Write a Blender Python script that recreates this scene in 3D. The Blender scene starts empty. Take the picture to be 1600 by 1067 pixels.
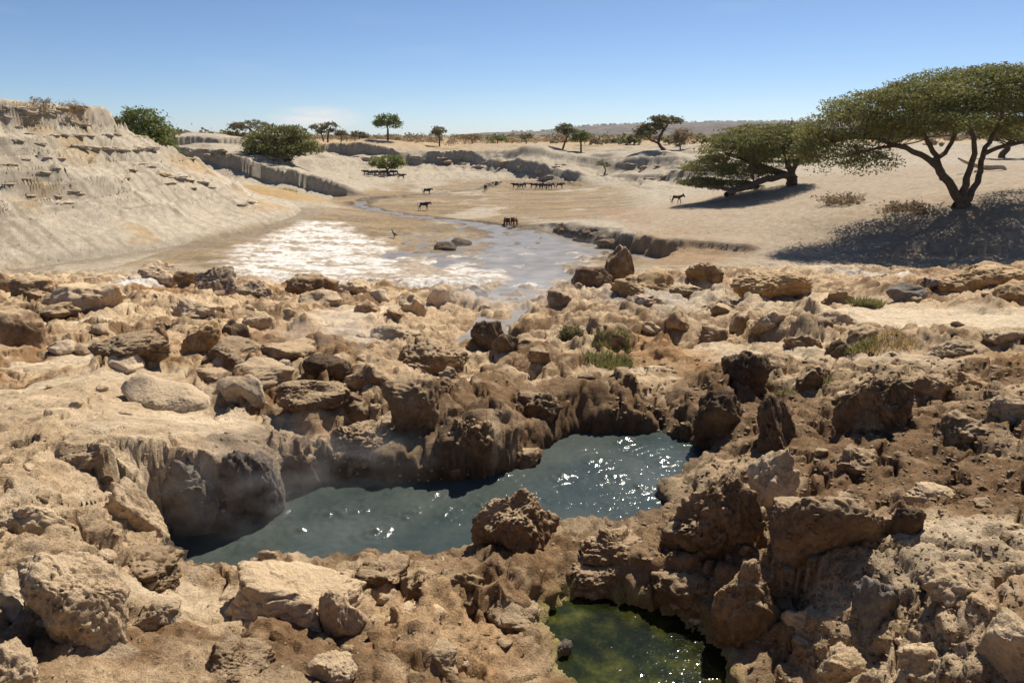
import bpy, bmesh, math, random
import numpy as np
from mathutils import Vector
random.seed(7)
R = math.radians
sc = bpy.context.scene
col = sc.collection
# ------------------------------------------------------------------ camera, sky, sun, exposure
CAM_Z = 11.0
F = 1067.0
PITCH = math.atan(321.5 / 1067.0)
CS, CC = math.sin(PITCH), math.cos(PITCH)
cd = bpy.data.cameras.new('camera'); cam = bpy.data.objects.new('camera', cd); col.objects.link(cam)
cam.location = (0, 0, CAM_Z); cam.rotation_euler = (R(90) - PITCH, 0, 0)
cd.sensor_width = 36.0; cd.lens = 36.0 * F / 1600.0; cd.clip_start = .1; cd.clip_end = 30000
sc.camera = cam
SUN_EL, SUN_AZ = R(50), R(27)
w = bpy.data.worlds.new('World'); sc.world = w; w.use_nodes = True
nt = w.node_tree; bg = nt.nodes['Background']; bg.inputs[1].default_value = .074
sky = nt.nodes.new('ShaderNodeTexSky'); sky.sky_type = 'NISHITA'; sky.sun_disc = False
sky.sun_elevation = SUN_EL; sky.sun_rotation = SUN_AZ; sky.altitude = 1700; sky.air_density = .78; sky.dust_density = .8; sky.ozone_density = 5.0
# one small far cloud bank and a few faint wisps
def wnode(t, **k):
    q = nt.nodes.new(t)
    for a, b in k.items(): setattr(q, a, b)
    return q
tcw = wnode('ShaderNodeTexCoord')
def wcloud(loc, scl, nscale, lo, hi, amount, mask):
    mp = wnode('ShaderNodeMapping'); mp.inputs['Location'].default_value = loc; mp.inputs['Scale'].default_value = scl; nt.links.new(tcw.outputs['Generated'], mp.inputs[0])
    ns = wnode('ShaderNodeTexNoise'); ns.inputs['Scale'].default_value = nscale; ns.inputs['Detail'].default_value = 7; nt.links.new(mp.outputs[0], ns.inputs['Vector'])
    mr = wnode('ShaderNodeMapRange'); mr.inputs[1].default_value = lo; mr.inputs[2].default_value = hi; mr.inputs[4].default_value = amount; nt.links.new(ns.outputs[0], mr.inputs[0])
    if not mask: return mr.outputs[0]
    ln = wnode('ShaderNodeVectorMath', operation='LENGTH'); nt.links.new(mp.outputs[0], ln.inputs[0])
    fr = wnode('ShaderNodeMapRange'); fr.inputs[1].default_value = .3; fr.inputs[2].default_value = 1.; fr.inputs[3].default_value = 1; fr.inputs[4].default_value = 0; nt.links.new(ln.outputs['Value'], fr.inputs[0])
    mu = wnode('ShaderNodeMath', operation='MULTIPLY'); nt.links.new(mr.outputs[0], mu.inputs[0]); nt.links.new(fr.outputs[0], mu.inputs[1]); return mu.outputs[0]
skyc = sky.outputs[0]
for fac in (wcloud((0, 0, 0), (2.5, 2.5, 16), 1.6, .56, .85, .16, False), wcloud((.262 * 15, 0, -.023 * 60), (15, .01, 60), 1.3, .3, .55, .95, True)):
    mx = wnode('ShaderNodeMix', data_type='RGBA'); nt.links.new(skyc, mx.inputs[6]); mx.inputs[7].default_value = (8.2, 8.1, 8.0, 1); nt.links.new(fac, mx.inputs[0]); skyc = mx.outputs[2]
nt.links.new(skyc, bg.inputs[0])
sd = bpy.data.lights.new('sun', 'SUN'); sd.energy = 5.0; sd.angle = R(.53); sd.color = (1, .925, .81)
so = bpy.data.objects.new('sun', sd); col.objects.link(so)
SUNV = Vector((math.sin(SUN_AZ) * math.cos(SUN_EL), math.cos(SUN_AZ) * math.cos(SUN_EL), math.sin(SUN_EL)))
so.rotation_euler = SUNV.to_track_quat('Z', 'Y').to_euler(); so.location = (30, 40, 60)
vs = sc.view_settings; vs.view_transform = 'Standard'; vs.look = 'None'; vs.exposure = .5; vs.gamma = 1
sc.cycles.volume_step_rate = 2.0; sc.cycles.volume_max_steps = 128; sc.cycles.max_bounces = 6
sc.cycles.diffuse_bounces = 3; sc.cycles.transparent_max_bounces = 8; sc.cycles.sample_clamp_indirect = 4

# ------------------------------------------------------------------ numeric noise
f4 = np.float32
def _h(ix, iy, iz, seed):
    with np.errstate(over='ignore'):
        h = (ix.astype(np.uint32) * np.uint32(374761393) + iy.astype(np.uint32) * np.uint32(668265263)
             + iz.astype(np.uint32) * np.uint32(2246822519) + np.uint32((seed * 3266489917) & 0xffffffff))
        h = (h ^ (h >> np.uint32(13))) * np.uint32(1274126177)
        h = (h ^ (h >> np.uint32(16))) * np.uint32(2654435761)
        return h ^ (h >> np.uint32(15))
def _u(h): return h.astype(f4) * f4(1 / 4294967296.0)
def perlin2(x, y, seed=0):
    x = np.asarray(x, f4); y = np.asarray(y, f4)
    fx = np.floor(x); fy = np.floor(y); ix = fx.astype(np.int32); iy = fy.astype(np.int32)
    dx = x - fx; dy = y - fy; sx = dx * dx * dx * (dx * (dx * 6 - 15) + 10); sy = dy * dy * dy * (dy * (dy * 6 - 15) + 10)
    z0 = np.zeros_like(ix); o = []
    for a, b in ((0, 0), (1, 0), (0, 1), (1, 1)):
        t = _u(_h(ix + a, iy + b, z0, seed)) * f4(6.2832)
        o.append(np.cos(t) * (dx - a) + np.sin(t) * (dy - b))
    u = o[0] + sx * (o[1] - o[0]); v = o[2] + sx * (o[3] - o[2])
    return (u + sy * (v - u)) * f4(1.4)
def perlin3(x, y, z, seed=0):
    x = np.asarray(x, f4); y = np.asarray(y, f4); z = np.asarray(z, f4)
    fx, fy, fz = np.floor(x), np.floor(y), np.floor(z)
    ix, iy, iz = fx.astype(np.int32), fy.astype(np.int32), fz.astype(np.int32)
    d = [x - fx, y - fy, z - fz]; s = [q * q * (3 - 2 * q) for q in d]
    r = 0
    for a in (0, 1):
        for b in (0, 1):
            for c in (0, 1):
                h = _h(ix + a, iy + b, iz + c, seed)
                g = (((h & np.uint32(1023)).astype(f4) / 511.5 - 1) * (d[0] - a) + (((h >> np.uint32(10)) & np.uint32(1023)).astype(f4) / 511.5 - 1) * (d[1] - b)
                     + (((h >> np.uint32(20)) & np.uint32(1023)).astype(f4) / 511.5 - 1) * (d[2] - c))
                r = r + g * (s[0] if a else 1 - s[0]) * (s[1] if b else 1 - s[1]) * (s[2] if c else 1 - s[2])
    return r * f4(1.3)
def fbm2(x, y, o=4, seed=0, gain=.5):
    r = 0; a = 1.0
    for i in range(o):
        r = r + a * perlin2(x * 2 ** i, y * 2 ** i, seed + i); a *= gain
    return r
def fbm3(x, y, z, o=4, seed=0, gain=.5):
    r = 0; a = 1.0
    for i in range(o):
        r = r + a * perlin3(x * 2 ** i, y * 2 ** i, z * 2 ** i, seed + i); a *= gain
    return r
def lumps2(x, y, cell, seed, dens=.8):
    """rounded clods: max over jittered cells of a dome; returns height in units of cell"""
    X = np.asarray(x, f4) / f4(cell); Y = np.asarray(y, f4) / f4(cell)
    fx = np.floor(X); fy = np.floor(Y); ix = fx.astype(np.int32); iy = fy.astype(np.int32); z0 = np.zeros_like(ix)
    best = np.zeros_like(X)
    for a in (-1, 0, 1):
        for b in (-1, 0, 1):
            h = _h(ix + a, iy + b, z0, seed); h2 = _h(ix + a, iy + b, z0 + 7, seed)
            px = fx + a + _u(h); py = fy + b + _u(h2)
            rr = f4(.28) + f4(.42) * _u(_h(ix + a, iy + b, z0 + 3, seed)) ** 2
            on = (_u(_h(ix + a, iy + b, z0 + 5, seed)) < dens)
            q = 1 - ((X - px) ** 2 + (Y - py) ** 2) / (rr * rr)
            best = np.maximum(best, np.where(on & (q > 0), np.sqrt(np.maximum(q, 0)) * rr, 0))
    return best
def sstep(a, b, x):
    t = np.clip((x - a) / (b - a), 0, 1); return t * t * (3 - 2 * t)

# ------------------------------------------------------------------ picture ray -> place in the world
def ratio(py):
    v = (533.5 - py) / F; return (CS - v * CC) / (CC + v * CS)
def ray(px, py):
    v = (533.5 - py) / F; return (px - 800) / F / (CC + v * CS), ratio(py)
def at_z(px, py, z):
    a, r = ray(px, py); y = (CAM_Z - z) / r; return (a * y, y, z)
def at_y(px, py, y):
    a, r = ray(px, py); return (a * y, y, CAM_Z - r * y)
def ppm(p):   # pixels of the 1600 px frame per metre at a point
    return F / (p[1] * CC + (CAM_Z - p[2]) * CS)

# ------------------------------------------------------------------ terrain
CTRL = []
def C_(px, lst):
    for py, z in lst: CTRL.append(at_z(px, py, z))
C_(0, [(1067, 8.3), (900, 8.3), (800, 8.35), (700, 8.2), (600, 7.5), (540, 6.6), (480, 4.6), (440, 2.2), (425, .8)])
C_(200, [(1067, 8.2), (950, 8.1), (860, 8.0), (760, 8.25), (680, 8.1), (620, 7.6), (560, 6.7), (500, 5.2), (460, 3.2), (425, .9)])
C_(300, [(1000, 8.0), (920, 7.6), (700, 7.85)])
C_(400, [(1067, 8.1), (980, 7.9), (920, 7.45), (690, 7.55), (620, 7.3), (570, 6.7), (520, 5.6), (470, 3.6), (430, .7)])
C_(600, [(1067, 8.0), (950, 7.75), (900, 7.4), (720, 7.3), (660, 7.4), (600, 7.3), (560, 6.6), (510, 5.2), (470, 3.4), (440, .5)])
C_(720, [(730, 7.3), (650, 7.45), (600, 7.2)])
C_(800, [(1067, 7.8), (1000, 7.65), (900, 7.5), (840, 7.35), (660, 7.35), (600, 7.15), (570, 6.5), (530, 5.3), (490, 3.8), (450, 1.2), (420, .2)])
C_(930, [(885, 7.35), (640, 7.2)])
C_(1000, [(845, 7.3), (650, 7.15), (600, 6.95), (560, 6.4), (520, 5.5), (480, 4.1), (440, 2.6), (405, .6)])
C_(1200, [(1067, 7.7), (950, 7.55), (860, 7.55), (780, 7.5), (700, 7.4), (640, 7.3), (580, 6.9), (520, 5.9), (470, 4.6), (430, 2.8), (405, 1.2)])
C_(1400, [(1067, 7.95), (900, 8.0), (800, 7.95), (720, 7.85), (650, 7.65), (590, 7.4), (530, 6.5), (480, 5.3), (440, 4.0), (420, 1.8), (400, 1.5)])
C_(1600, [(1067, 8.15), (900, 8.3), (800, 8.25), (700, 8.1), (600, 7.8), (530, 6.7), (480, 5.5), (450, 4.6), (425, 2.2)])
for a in [(500, 400, .25), (700, 400, .12), (850, 400, .1), (620, 345, .15), (800, 370, .1), (550, 325, .1), (700, 330, .3), (850, 330, .35), (760, 293, .1),
          (900, 310, .4), (1000, 330, .9), (900, 290, .8), (420, 380, .3), (1000, 360, 1.8), (900, 345, 1.0), (1058, 318, 2.5), (1100, 385, 1.4), (1200, 360, 2.3), (1200, 320, 3.2), (1300, 340, 3.5),
          (1300, 300, 4.6), (1500, 312, 5.2), (1600, 330, 5), (1600, 300, 6), (1450, 370, 2.6), (1600, 380, 2.3), (1300, 385, 1.6), (1500, 400, 1.3), (1600, 405, 1.4),
          (1400, 265, 6.6), (1600, 260, 7.4), (1450, 240, 7.6), (1600, 235, 8), (1250, 275, 5.6), (1100, 290, 2.8), (1000, 285, 1.5), (1050, 265, 4.3), (1080, 250, 6.2),
          (1000, 247, 6.2), (930, 265, 3.4), (930, 246, 5.8), (1150, 245, 6.8), (720, 275, 1.8), (650, 262, 3.2), (560, 262, 3.6), (600, 240, 6.3), (720, 238, 6.4),
          (830, 243, 6.2), (850, 285, .7), (400, 296, 3.0), (330, 285, 3.6), (460, 300, 2.6), (500, 300, 1.5), (520, 285, 2.2), (440, 252, 6.0), (350, 258, 5.6),
          (300, 262, 5.3), (300, 245, 6.5), (300, 225, 9), (400, 230, 8.5), (500, 232, 7.6), (520, 250, 5.5), (560, 275, 2.5), (612, 276, 2.05), (300, 216, 10), (600, 226, 8),
          (800, 228, 7.5), (1000, 235, 7.3), (1000, 222, 8.5), (1300, 230, 8), (1600, 228, 8.5)]:
    CTRL.append(at_z(*a))
for a in (-1.2, -.7, -.3, .1, .5, .9, 1.3): CTRL.append((a * 430, 430, 9.6))
for x, y, z in ((-3, -.5, 9.1), (0, -.5, 9.2), (3, -.5, 9.2), (0, 1.4, 8.9), (-2.6, 1.4, 8.8), (2.6, 1.4, 9.0)): CTRL.append((x, y, z))
CTRL = np.array(CTRL, np.float64)
def chart(x, y): return 1.6 * x / (y + 2.5), np.log(y + 2.5)
_ca, _cb = chart(CTRL[:, 0], CTRL[:, 1])
def _kern(r): return r
_M = np.sqrt((_ca[:, None] - _ca) ** 2 + (_cb[:, None] - _cb) ** 2)
_n = len(CTRL)
_A = np.zeros((_n + 3, _n + 3)); _A[:_n, :_n] = _M - np.eye(_n) * .01
_A[:_n, _n] = 1; _A[:_n, _n + 1] = _ca; _A[:_n, _n + 2] = _cb; _A[_n:, :_n] = _A[:_n, _n:].T
_W = np.linalg.solve(_A, np.concatenate([CTRL[:, 2], np.zeros(3)]))
def base_z(x, y):
    A, B = chart(np.asarray(x, f4), np.asarray(y, f4)); A = A.ravel(); B = B.ravel()
    out = np.empty(A.shape, f4)
    ca, cb, wt = _ca.astype(f4), _cb.astype(f4), _W[:_n].astype(f4)
    for i in range(0, len(A), 40000):
        s = slice(i, i + 40000)
        r = np.sqrt((A[s, None] - ca) ** 2 + (B[s, None] - cb) ** 2 + f4(.0016))
        out[s] = r @ wt + _W[_n] + _W[_n + 1] * A[s] + _W[_n + 2] * B[s]
    return out.reshape(np.shape(x))
def seg_dist(x, y, pts):
    """distance to a polyline, and the parameter (index units) of the nearest point"""
    best = np.full(np.shape(x), 1e9, f4); par = np.zeros(np.shape(x), f4)
    for i in range(len(pts) - 1):
        ax, ay = pts[i][:2]; bx, by = pts[i + 1][:2]; dx, dy = bx - ax, by - ay
        t = np.clip(((x - ax) * dx + (y - ay) * dy) / (dx * dx + dy * dy + 1e-9), 0, 1)
        d = np.hypot(x - ax - t * dx, y - ay - t * dy); m = d < best
        best = np.where(m, d, best); par = np.where(m, i + t, par)
    return best, par
def inside(x, y, poly):
    r = np.zeros(np.shape(x), bool); n = len(poly)
    for i in range(n):
        x0, y0 = poly[i][:2]; x1, y1 = poly[(i + 1) % n][:2]
        if y0 == y1: continue
        r ^= ((y0 > y) != (y1 > y)) & (x < (x1 - x0) * (y - y0) / (y1 - y0) + x0)
    return r
def sdist(x, y, poly):
    d, _ = seg_dist(x, y, list(poly) + [poly[0]]); return np.where(inside(x, y, poly), -d, d)
POOL_Z, GREEN_Z = 7.0, 7.1
POOL = [at_z(a, b, POOL_Z) for a, b in [(290, 896), (420, 900), (550, 892), (640, 866), (735, 852), (850, 832), (950, 818), (1042, 803), (1036, 768), (1098, 712), (1085, 688), (1000, 675), (905, 672),
        (835, 704), (815, 726), (740, 747), (700, 758), (600, 756), (520, 752), (445, 768), (425, 798), (372, 828), (265, 838)]]
GREEN = [at_z(a, b, GREEN_Z) for a, b in [(842, 975), (878, 938), (930, 923), (1010, 948), (1085, 978), (1125, 1008), (1145, 1060), (1150, 1110), (915, 1110), (888, 1060), (875, 1010)]]
CHAN = [at_z(a, b, z) for a, b, z in [(742, 575, 5.6), (738, 548, 5.2), (765, 512, 4.3), (792, 478, 2.7), (812, 455, 1.3), (845, 437, .35), (880, 425, .1)]]
STREAM = [at_z(a, b, .05) for a, b in [(850, 432), (820, 410), (880, 388), (800, 362), (740, 349), (640, 338), (585, 329), (556, 322), (575, 314), (640, 307), (700, 301), (748, 297), (775, 291)]]
STRW = [2.2, 5.0, 5.5, 3.4, 1.3, 1.1, 1.2, 1.6, 1.3, .8, .8, .9, .9]
SIDE = [at_z(a, b, .05) for a, b in [(870, 372), (930, 388), (985, 398), (1030, 408)]]
FOOT = [(-52, 30), (-44, 42), (-37, 56), (-33.5, 63), (-31, 70), (-29.3, 77), (-28.4, 84), (-28, 89), (-28.6, 94), (-30.6, 98), (-34, 101), (-60, 108)]
FT = [0, 1, 2, 2.5, 3, 3.5, 4, 4.4, 4.7, 5.2, 6, 7]
HILLPOLY = FOOT + [(-120, 108), (-120, 30)]
SCARP = [at_z(a, b, 3.6) for a, b in [(255, 268), (330, 272), (430, 276), (520, 279), (590, 279)]]
RIM = [at_z(a, b, z) for a, b, z in [(240, 226, 9), (340, 230, 8.4), (440, 236, 7.2), (540, 239, 6.4), (640, 241, 6.1), (720, 242, 6.1), (800, 245, 5.9), (860, 247, 5.8), (905, 252, 5.4)]]
RIM2 = [at_z(a, b, z) for a, b, z in [(975, 253, 5.7), (1040, 255, 5.7), (1090, 258, 5.6), (1140, 258, 5.8)]]
BANK = [at_z(a, b, .3) for a, b in [(852, 352), (885, 366), (930, 380), (975, 390), (1010, 402), (1060, 408)]]
STEP = [at_z(a, b, 1.5) for a, b in [(1035, 378), (1090, 382), (1150, 388), (1190, 390)]]
SHADEBANK = [at_z(a, b, 2.2) for a, b in [(1380, 385), (1450, 383), (1540, 388), (1640, 392)]]
def bankprof(q, face, talus):   # flat top, sharp lip, steep face, sloping debris below
    return np.where(q > 0, 1, np.where(q > -face, 1 + 1.45 * q / face, -.45 - .55 * np.clip((-q - face) / talus, 0, 1)))
def height(x, y, detail=True):
    x = np.asarray(x, f4); y = np.asarray(y, f4)
    z = base_z(x, y)
    far = sstep(48, 70, y)
    n1 = fbm2(x * .11, y * .11, 4, 11); n2 = fbm2(x * .5, y * .5, 3, 12)
    # undulation of the far ground
    z = z + far * (n1 * .14 * sstep(.5, 3, z) + n2 * .03)
    # rim cliffs and ledges of the far banks
    fr = sstep(105, 130, y) * sstep(330, 230, y)
    lev = 4.9 + 1.0 * fbm2(x * .03, y * .03, 3, 15)
    step = np.tanh((z - lev) * 3.5) * (.85 + .5 * fbm2(x * .08, y * .08, 2, 16))
    cliff = sstep(-.35, .1, fbm2(x * .035, y * .012, 3, 18) + .15)
    z = z + fr * cliff * step * sstep(2.2, 3.6, z) * .95
    led = z * 1.1 + .5 * fbm2(x * .1, y * .1, 2, 17)
    z = z + fr * sstep(3.0, 4.2, z) * .28 * np.sin(led * 6.28) * sstep(0, .3, fbm2(x * .07, y * .07, 3, 19))
    gul = 1 - np.abs(fbm2(x * .16, y * .05, 3, 20)); z = z - fr * sstep(.8, 2.0, z) * sstep(7, 5, z) * np.maximum(gul - .78, 0) * 1.6
    for line, hg, sd_ in ((RIM, 1.5, 74), (RIM2, .9, 75)):
        yy = np.interp(x, [p[0] for p in line], [p[1] for p in line]) + 7 * fbm2(x * .045, y * .01, 3, sd_) + 2.5 * np.abs(fbm2(x * .16, y * .02, 2, sd_ + 2))
        e = sstep(line[0][0] - 4, line[0][0] + 2, x) * sstep(line[-1][0] + 3, line[-1][0] - 3, x) * np.where(y > yy, sstep(45, 8, y - yy), sstep(26, 3, yy - y))
        z = z + e * hg * (.7 + .6 * sstep(-.3, .3, fbm2(x * .06, y * .02, 2, sd_ + 5))) * bankprof(y - yy, .7, 8.0)
        q = z * .9 + .3 * fbm2(x * .04, y * .04, 2, sd_ + 9); f_ = q - np.floor(q); z = z + e * (y < yy - 1) * sstep(.0, .25, fbm2(x * .05 + np.floor(q) * 5, np.floor(q) * 3., 2, sd_ + 11)) * (np.where(f_ < .85, f_ / .85, (1 - f_) / .15) - .5) * .8
    # cut bank in shade on the left
    d, t = seg_dist(x, y, SCARP); side = np.where(y > np.interp(x, [p[0] for p in SCARP], [p[1] for p in SCARP]) + 1.5 * n1, 1, -1)
    env = sstep(16, 4, d) * sstep(3.95, 2.9, t) * (x > SCARP[0][0] - 3)
    z = z + env * bankprof(side * d, .9, 5.0) * 1.7
    # bluff of bedded sand on the left
    d, t = seg_dist(x, y, FOOT); ins = inside(x, y, HILLPOLY)
    d = np.where(ins, d, 0)
    t = np.interp(t, range(len(FT)), FT)
    h1 = fbm2(x * .06, y * .06, 2, 21)
    dd = d + 1.6 * h1 * sstep(0, 5, d)
    hz = .68 * dd
    along = t * 12
    ph = hz * .75 + .35 * fbm2(x * .05, y * .05, 2, 23)
    lv = np.floor(ph); saw = ph - lv
    lm = sstep(-.05, .12, fbm2(along * .07 + lv * 7.3, lv * 3.1 + d * .01, 3, 24) + .06 * (hz - 6.2)) * sstep(2.5, 4.5, hz)
    hz = hz + lm * (np.where(saw < .80, saw / .80, (1 - saw) / .20) - .5) * 1.1
    ph2 = hz * 1.9 + 1.0 * fbm2(x * .08, y * .08, 2, 25); l2 = np.floor(ph2); s2 = ph2 - l2
    hz = hz + sstep(.05, .2, fbm2(along * .11 + l2 * 5.1, l2 * 2.7, 3, 26) + .04 * (hz - 7)) * sstep(2, 5, hz) * (np.where(s2 < .75, s2 / .75, (1 - s2) / .25) - .4) * .42
    top = 13.5 + .5 * h1
    hz = np.where(hz > top, top + (hz - top) * .05, hz)
    hz = hz + .6 * np.tanh((hz - 12.5) * 2.5) * sstep(10.5, 12, hz)
    oc = .6 * sstep(.3, .5, fbm2(x * .13 + 31, y * .13, 3, 28)) * sstep(1.5, 3, hz) * sstep(12, 9, hz); hz = hz + oc * (.9 * lumps2(x, y, 1.6, 29, .8) + .5 * lumps2(x, y, .8, 30, .8))
    hz = hz + .035 * fbm2(along * .9, d * .12, 3, 27) * sstep(.5, 3, hz)
    z = np.where(ins, np.maximum(z * sstep(6, 0, d) , 0) * (1 - sstep(0, 6, d)) + hz + .15 * sstep(0, 1, d), z)
    # cut banks on the right of the stream
    for line, hgt, wid, sd_ in ((BANK, .4, 7, 71), (STEP, .4, 5, 72), (SHADEBANK, .3, 5, 73)):
        d, t = seg_dist(x, y, line); yy = np.interp(x, [p[0] for p in line], [p[1] for p in line])
        e = sstep(wid, 1, d) * sstep(-.2, .6, t) * sstep(len(line) - .8, len(line) - 1.6, t)
        z = z + e * hgt * bankprof(y - yy + .45 * n2 + 2.0 * n1, .6, 2.5)
    # stream bed
    z = np.where(y > 60, np.maximum(z, .13 + .03 * n2), z)
    d, t = seg_dist(x, y, STREAM); ww = np.interp(t, range(len(STRW)), STRW)
    m = sstep(ww * 1.25, ww * .55, d + n2 * 1.3)
    z = z * (1 - m) + m * (-.12 + .11 * sstep(90, 78, y) + .15 * fbm2(x * .55, y * .4, 4, 31) * sstep(100, 80, y))
    d, t = seg_dist(x, y, SIDE); m = sstep(1.9, .8, d + n2 * .8); z = z * (1 - m) + m * -.12
    # salt flat: barely above the water
    fl = sstep(50, 56, y) * sstep(100, 85, y) * sstep(.9, .4, z)
    z = z + fl * (.17 * fbm2(x * .4, y * .3, 5, 33, .6) - .10 * sstep(-16, -7, x) * sstep(16, 8, x) * sstep(84, 72, y))
    # cascading channel
    d, t = seg_dist(x, y, CHAN); cz = np.interp(t, range(len(CHAN)), [p[2] for p in CHAN]); cw = np.interp(t, range(len(CHAN)), [.45, .75, .6, 1.0, 1.6, 2.2, 2.5])
    m = sstep(cw * 2.2, cw * .8, d) * (t < len(CHAN) - 1.02) * sstep(0.0, .3, t)
    z = z * (1 - m) + m * (cz - .2)
    return z
RSMOOTH = []   # (x, y, rx, ry, s): places of smooth sand in the rocky ground
def near_detail(x, y, z):
    """clods, crust and rubble of the rocky ground"""
    sp = .0056 * (y + 1.5)
    rocky = sstep(58, 44, y)
    smooth = np.zeros(x.shape, f4)
    for cx, cy, rx, ry, s in RSMOOTH:
        q = ((x - cx) / rx) ** 2 + ((y - cy) / ry) ** 2
        smooth = np.maximum(smooth, s * sstep(1.5, .5, q + .35 * fbm2(x / rx * 1.5, y / ry * 1.5, 2, 41)))
    k = rocky * (1 - .88 * smooth)
    big = fbm2(x * .55, y * .45, 4, 42)
    wx = x + .18 * perlin2(x * 2.2, y * 2.2, 43); wy = y + .18 * perlin2(x * 2.2, y * 2.2, 44)
    s1 = sstep(2, 20, y)
    dz = k * (.10 + .35 * s1) * big + rocky * .05 * big
    for cell, amp, dens, sd_ in ((2.4, .45, .6, 51), (1.0, .5, .6, 52), (.45, .55, .6, 53), (.2, .6, .55, 54), (.09, .6, .5, 55)):
        vis = sstep(1.4, 3.2, cell / sp) * (sstep(6, 18, y) if cell > 2 else 1) * (sstep(40, 20, y) * .35 + .65)
        if cell >= .4: vis = vis * (1 - np.where(x > 2, .1, .4) * sstep(9, 16, y))
        if cell == 1.0: vis = vis * sstep(3, 9, y)
        patch = sstep(-.25, .3, fbm2(x / cell * .16, y / cell * .16, 2, sd_ + 20))
        dz = dz + k * vis * patch * amp * cell * lumps2(wx, wy, cell, sd_, dens)
    rid = np.abs(fbm2(x * 1.3, y * 1.1, 3, 61)); dz = dz - k * .16 * sstep(.12, 0, rid) * sstep(2, 5, y)
    return dz, smooth, rocky
PMX = np.array([-4, -2.6, -1, 0, 1, 2.4, 3], f4); PMY = np.array([6.1, 6.4, 6.9, 7.3, 7.9, 8.2, 8.2], f4)
def pools(x, y, z):
    n = perlin2(x * 1.3, y * 1.3, 81) * .14 + perlin2(x * 3.1, y * 3.1, 82) * .07
    d = sdist(x, y, POOL) + n
    nearside = y < np.interp(x, PMX, PMY)
    west = sstep(-2.6, -3.4, x)
    dp = np.maximum(d, 0)
    ceil_ = POOL_Z + .10 + np.where(nearside, .45, .6) * dp * (1 + 1.6 * west) + np.where(nearside, 0, .34) + .3 * np.maximum(dp - .8, 0) ** 2 + .25 * n
    z = np.where(d > 0, np.minimum(z, ceil_), z)
    z = np.where(d > 0, np.maximum(z, POOL_Z + .10 + np.clip(d, 0, .4) * .4 - 2 * np.maximum(d - .5, 0)), z)
    z = np.where(d <= 0, np.minimum(z, POOL_Z + .10 + np.where(nearside, 0, .3)), z)
    e = sstep(.12, np.where(nearside, -.45, -.25), d); z = z * (1 - e) + e * (POOL_Z - .55)
    d2 = sdist(x, y, GREEN) + n * .5; dq = np.maximum(d2, 0)
    c2 = GREEN_Z + .08 + np.where(y < 4.75, .38, .8) * dq + .5 * np.maximum(dq - .5, 0) ** 2 + .2 * n
    z = np.where(d2 > 0, np.minimum(z, c2), z); z = np.where(d2 > 0, np.maximum(z, GREEN_Z + .06 - 2 * np.maximum(d2 - .4, 0)), z)
    z = np.where(d2 <= 0, np.minimum(z, GREEN_Z + .08), z)
    e = sstep(.08, -.25, d2); z = z * (1 - e) + e * (GREEN_Z - .3)
    return z, d, d2
def ground_hit(px, py, zfn=None):
    a, r = ray(px, py)
    y = np.exp(np.linspace(math.log(2.3), math.log(420), 900)).astype(f4)
    zz = (zfn or height)(a * y, y); zr = CAM_Z - r * y
    hit = np.nonzero(zz >= zr)[0]
    i = hit[0] if len(hit) else 899
    return (float(a * y[i]), float(y[i]), float(zz[i]))
def patch(px, py, rx, ry):
    p = ground_hit(px, py); q = ppm(p)
    y1 = ground_hit(px, py - ry)[1]; y0 = ground_hit(px, py + ry)[1]
    return p[0], p[1], rx / q, max((y1 - y0) / 2, rx / q * .25)
for px, py, rx, ry, s in [(90, 620, 120, 60, .85), (120, 560, 60, 18, .9), (100, 512, 50, 16, .9), (560, 490, 70, 18, .8), (560, 525, 60, 14, .7), (1480, 500, 150, 28, 1.0), (1250, 545, 60, 14, .6),
                          (1130, 555, 70, 18, .8), (1000, 590, 90, 16, .6), (690, 600, 40, 12, .8), (1500, 840, 110, 40, .6), (1430, 560, 70, 18, .7), (300, 940, 110, 50, .6), (230, 690, 130, 40, .5), (1080, 480, 50, 14, .5),
                          (60, 760, 80, 50, .5), (720, 590, 50, 12, .7), (1330, 470, 60, 12, .6), (230, 640, 80, 30, .95), (330, 660, 80, 25, .9), (420, 660, 50, 20, .7), (130, 600, 90, 20, 1.0)]:
    RSMOOTH.append(patch(px, py, rx, ry) + (s,))

ys = np.concatenate([np.exp(np.arange(math.log(.5), math.log(3.6), .025)) - 1.5, np.exp(np.arange(math.log(3.6), math.log(44), .0060)) - 1.5, np.exp(np.arange(math.log(44), math.log(108), .0038)) - 1.5, np.exp(np.arange(math.log(108), math.log(122), .0068)) - 1.5, np.arange(120.9, 214, .55), np.exp(np.arange(math.log(216.5), math.log(423), .013)) - 1.5]).astype(f4)
NC = 960
aa = np.linspace(-1, 1, NC).astype(f4)
XX = aa[None, :] * (1.0 * (ys[:, None] + 1.5) + 1.2); YY = np.repeat(ys[:, None], NC, 1)
ZZ = height(XX, YY)
ZZ, DP, DG = pools(XX, YY, ZZ)
DZ, SMOOTH, ROCKY = near_detail(XX, YY, ZZ)
PN = np.minimum(np.where(YY < np.interp(XX, PMX, PMY), sstep(-.05, .9, DP) * .8 + .2, sstep(-.1, .25, DP)), sstep(-.05, .5, DG)) * (DP > -.2) * (DG > -.15)
ZZ = ZZ + DZ * PN
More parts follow.
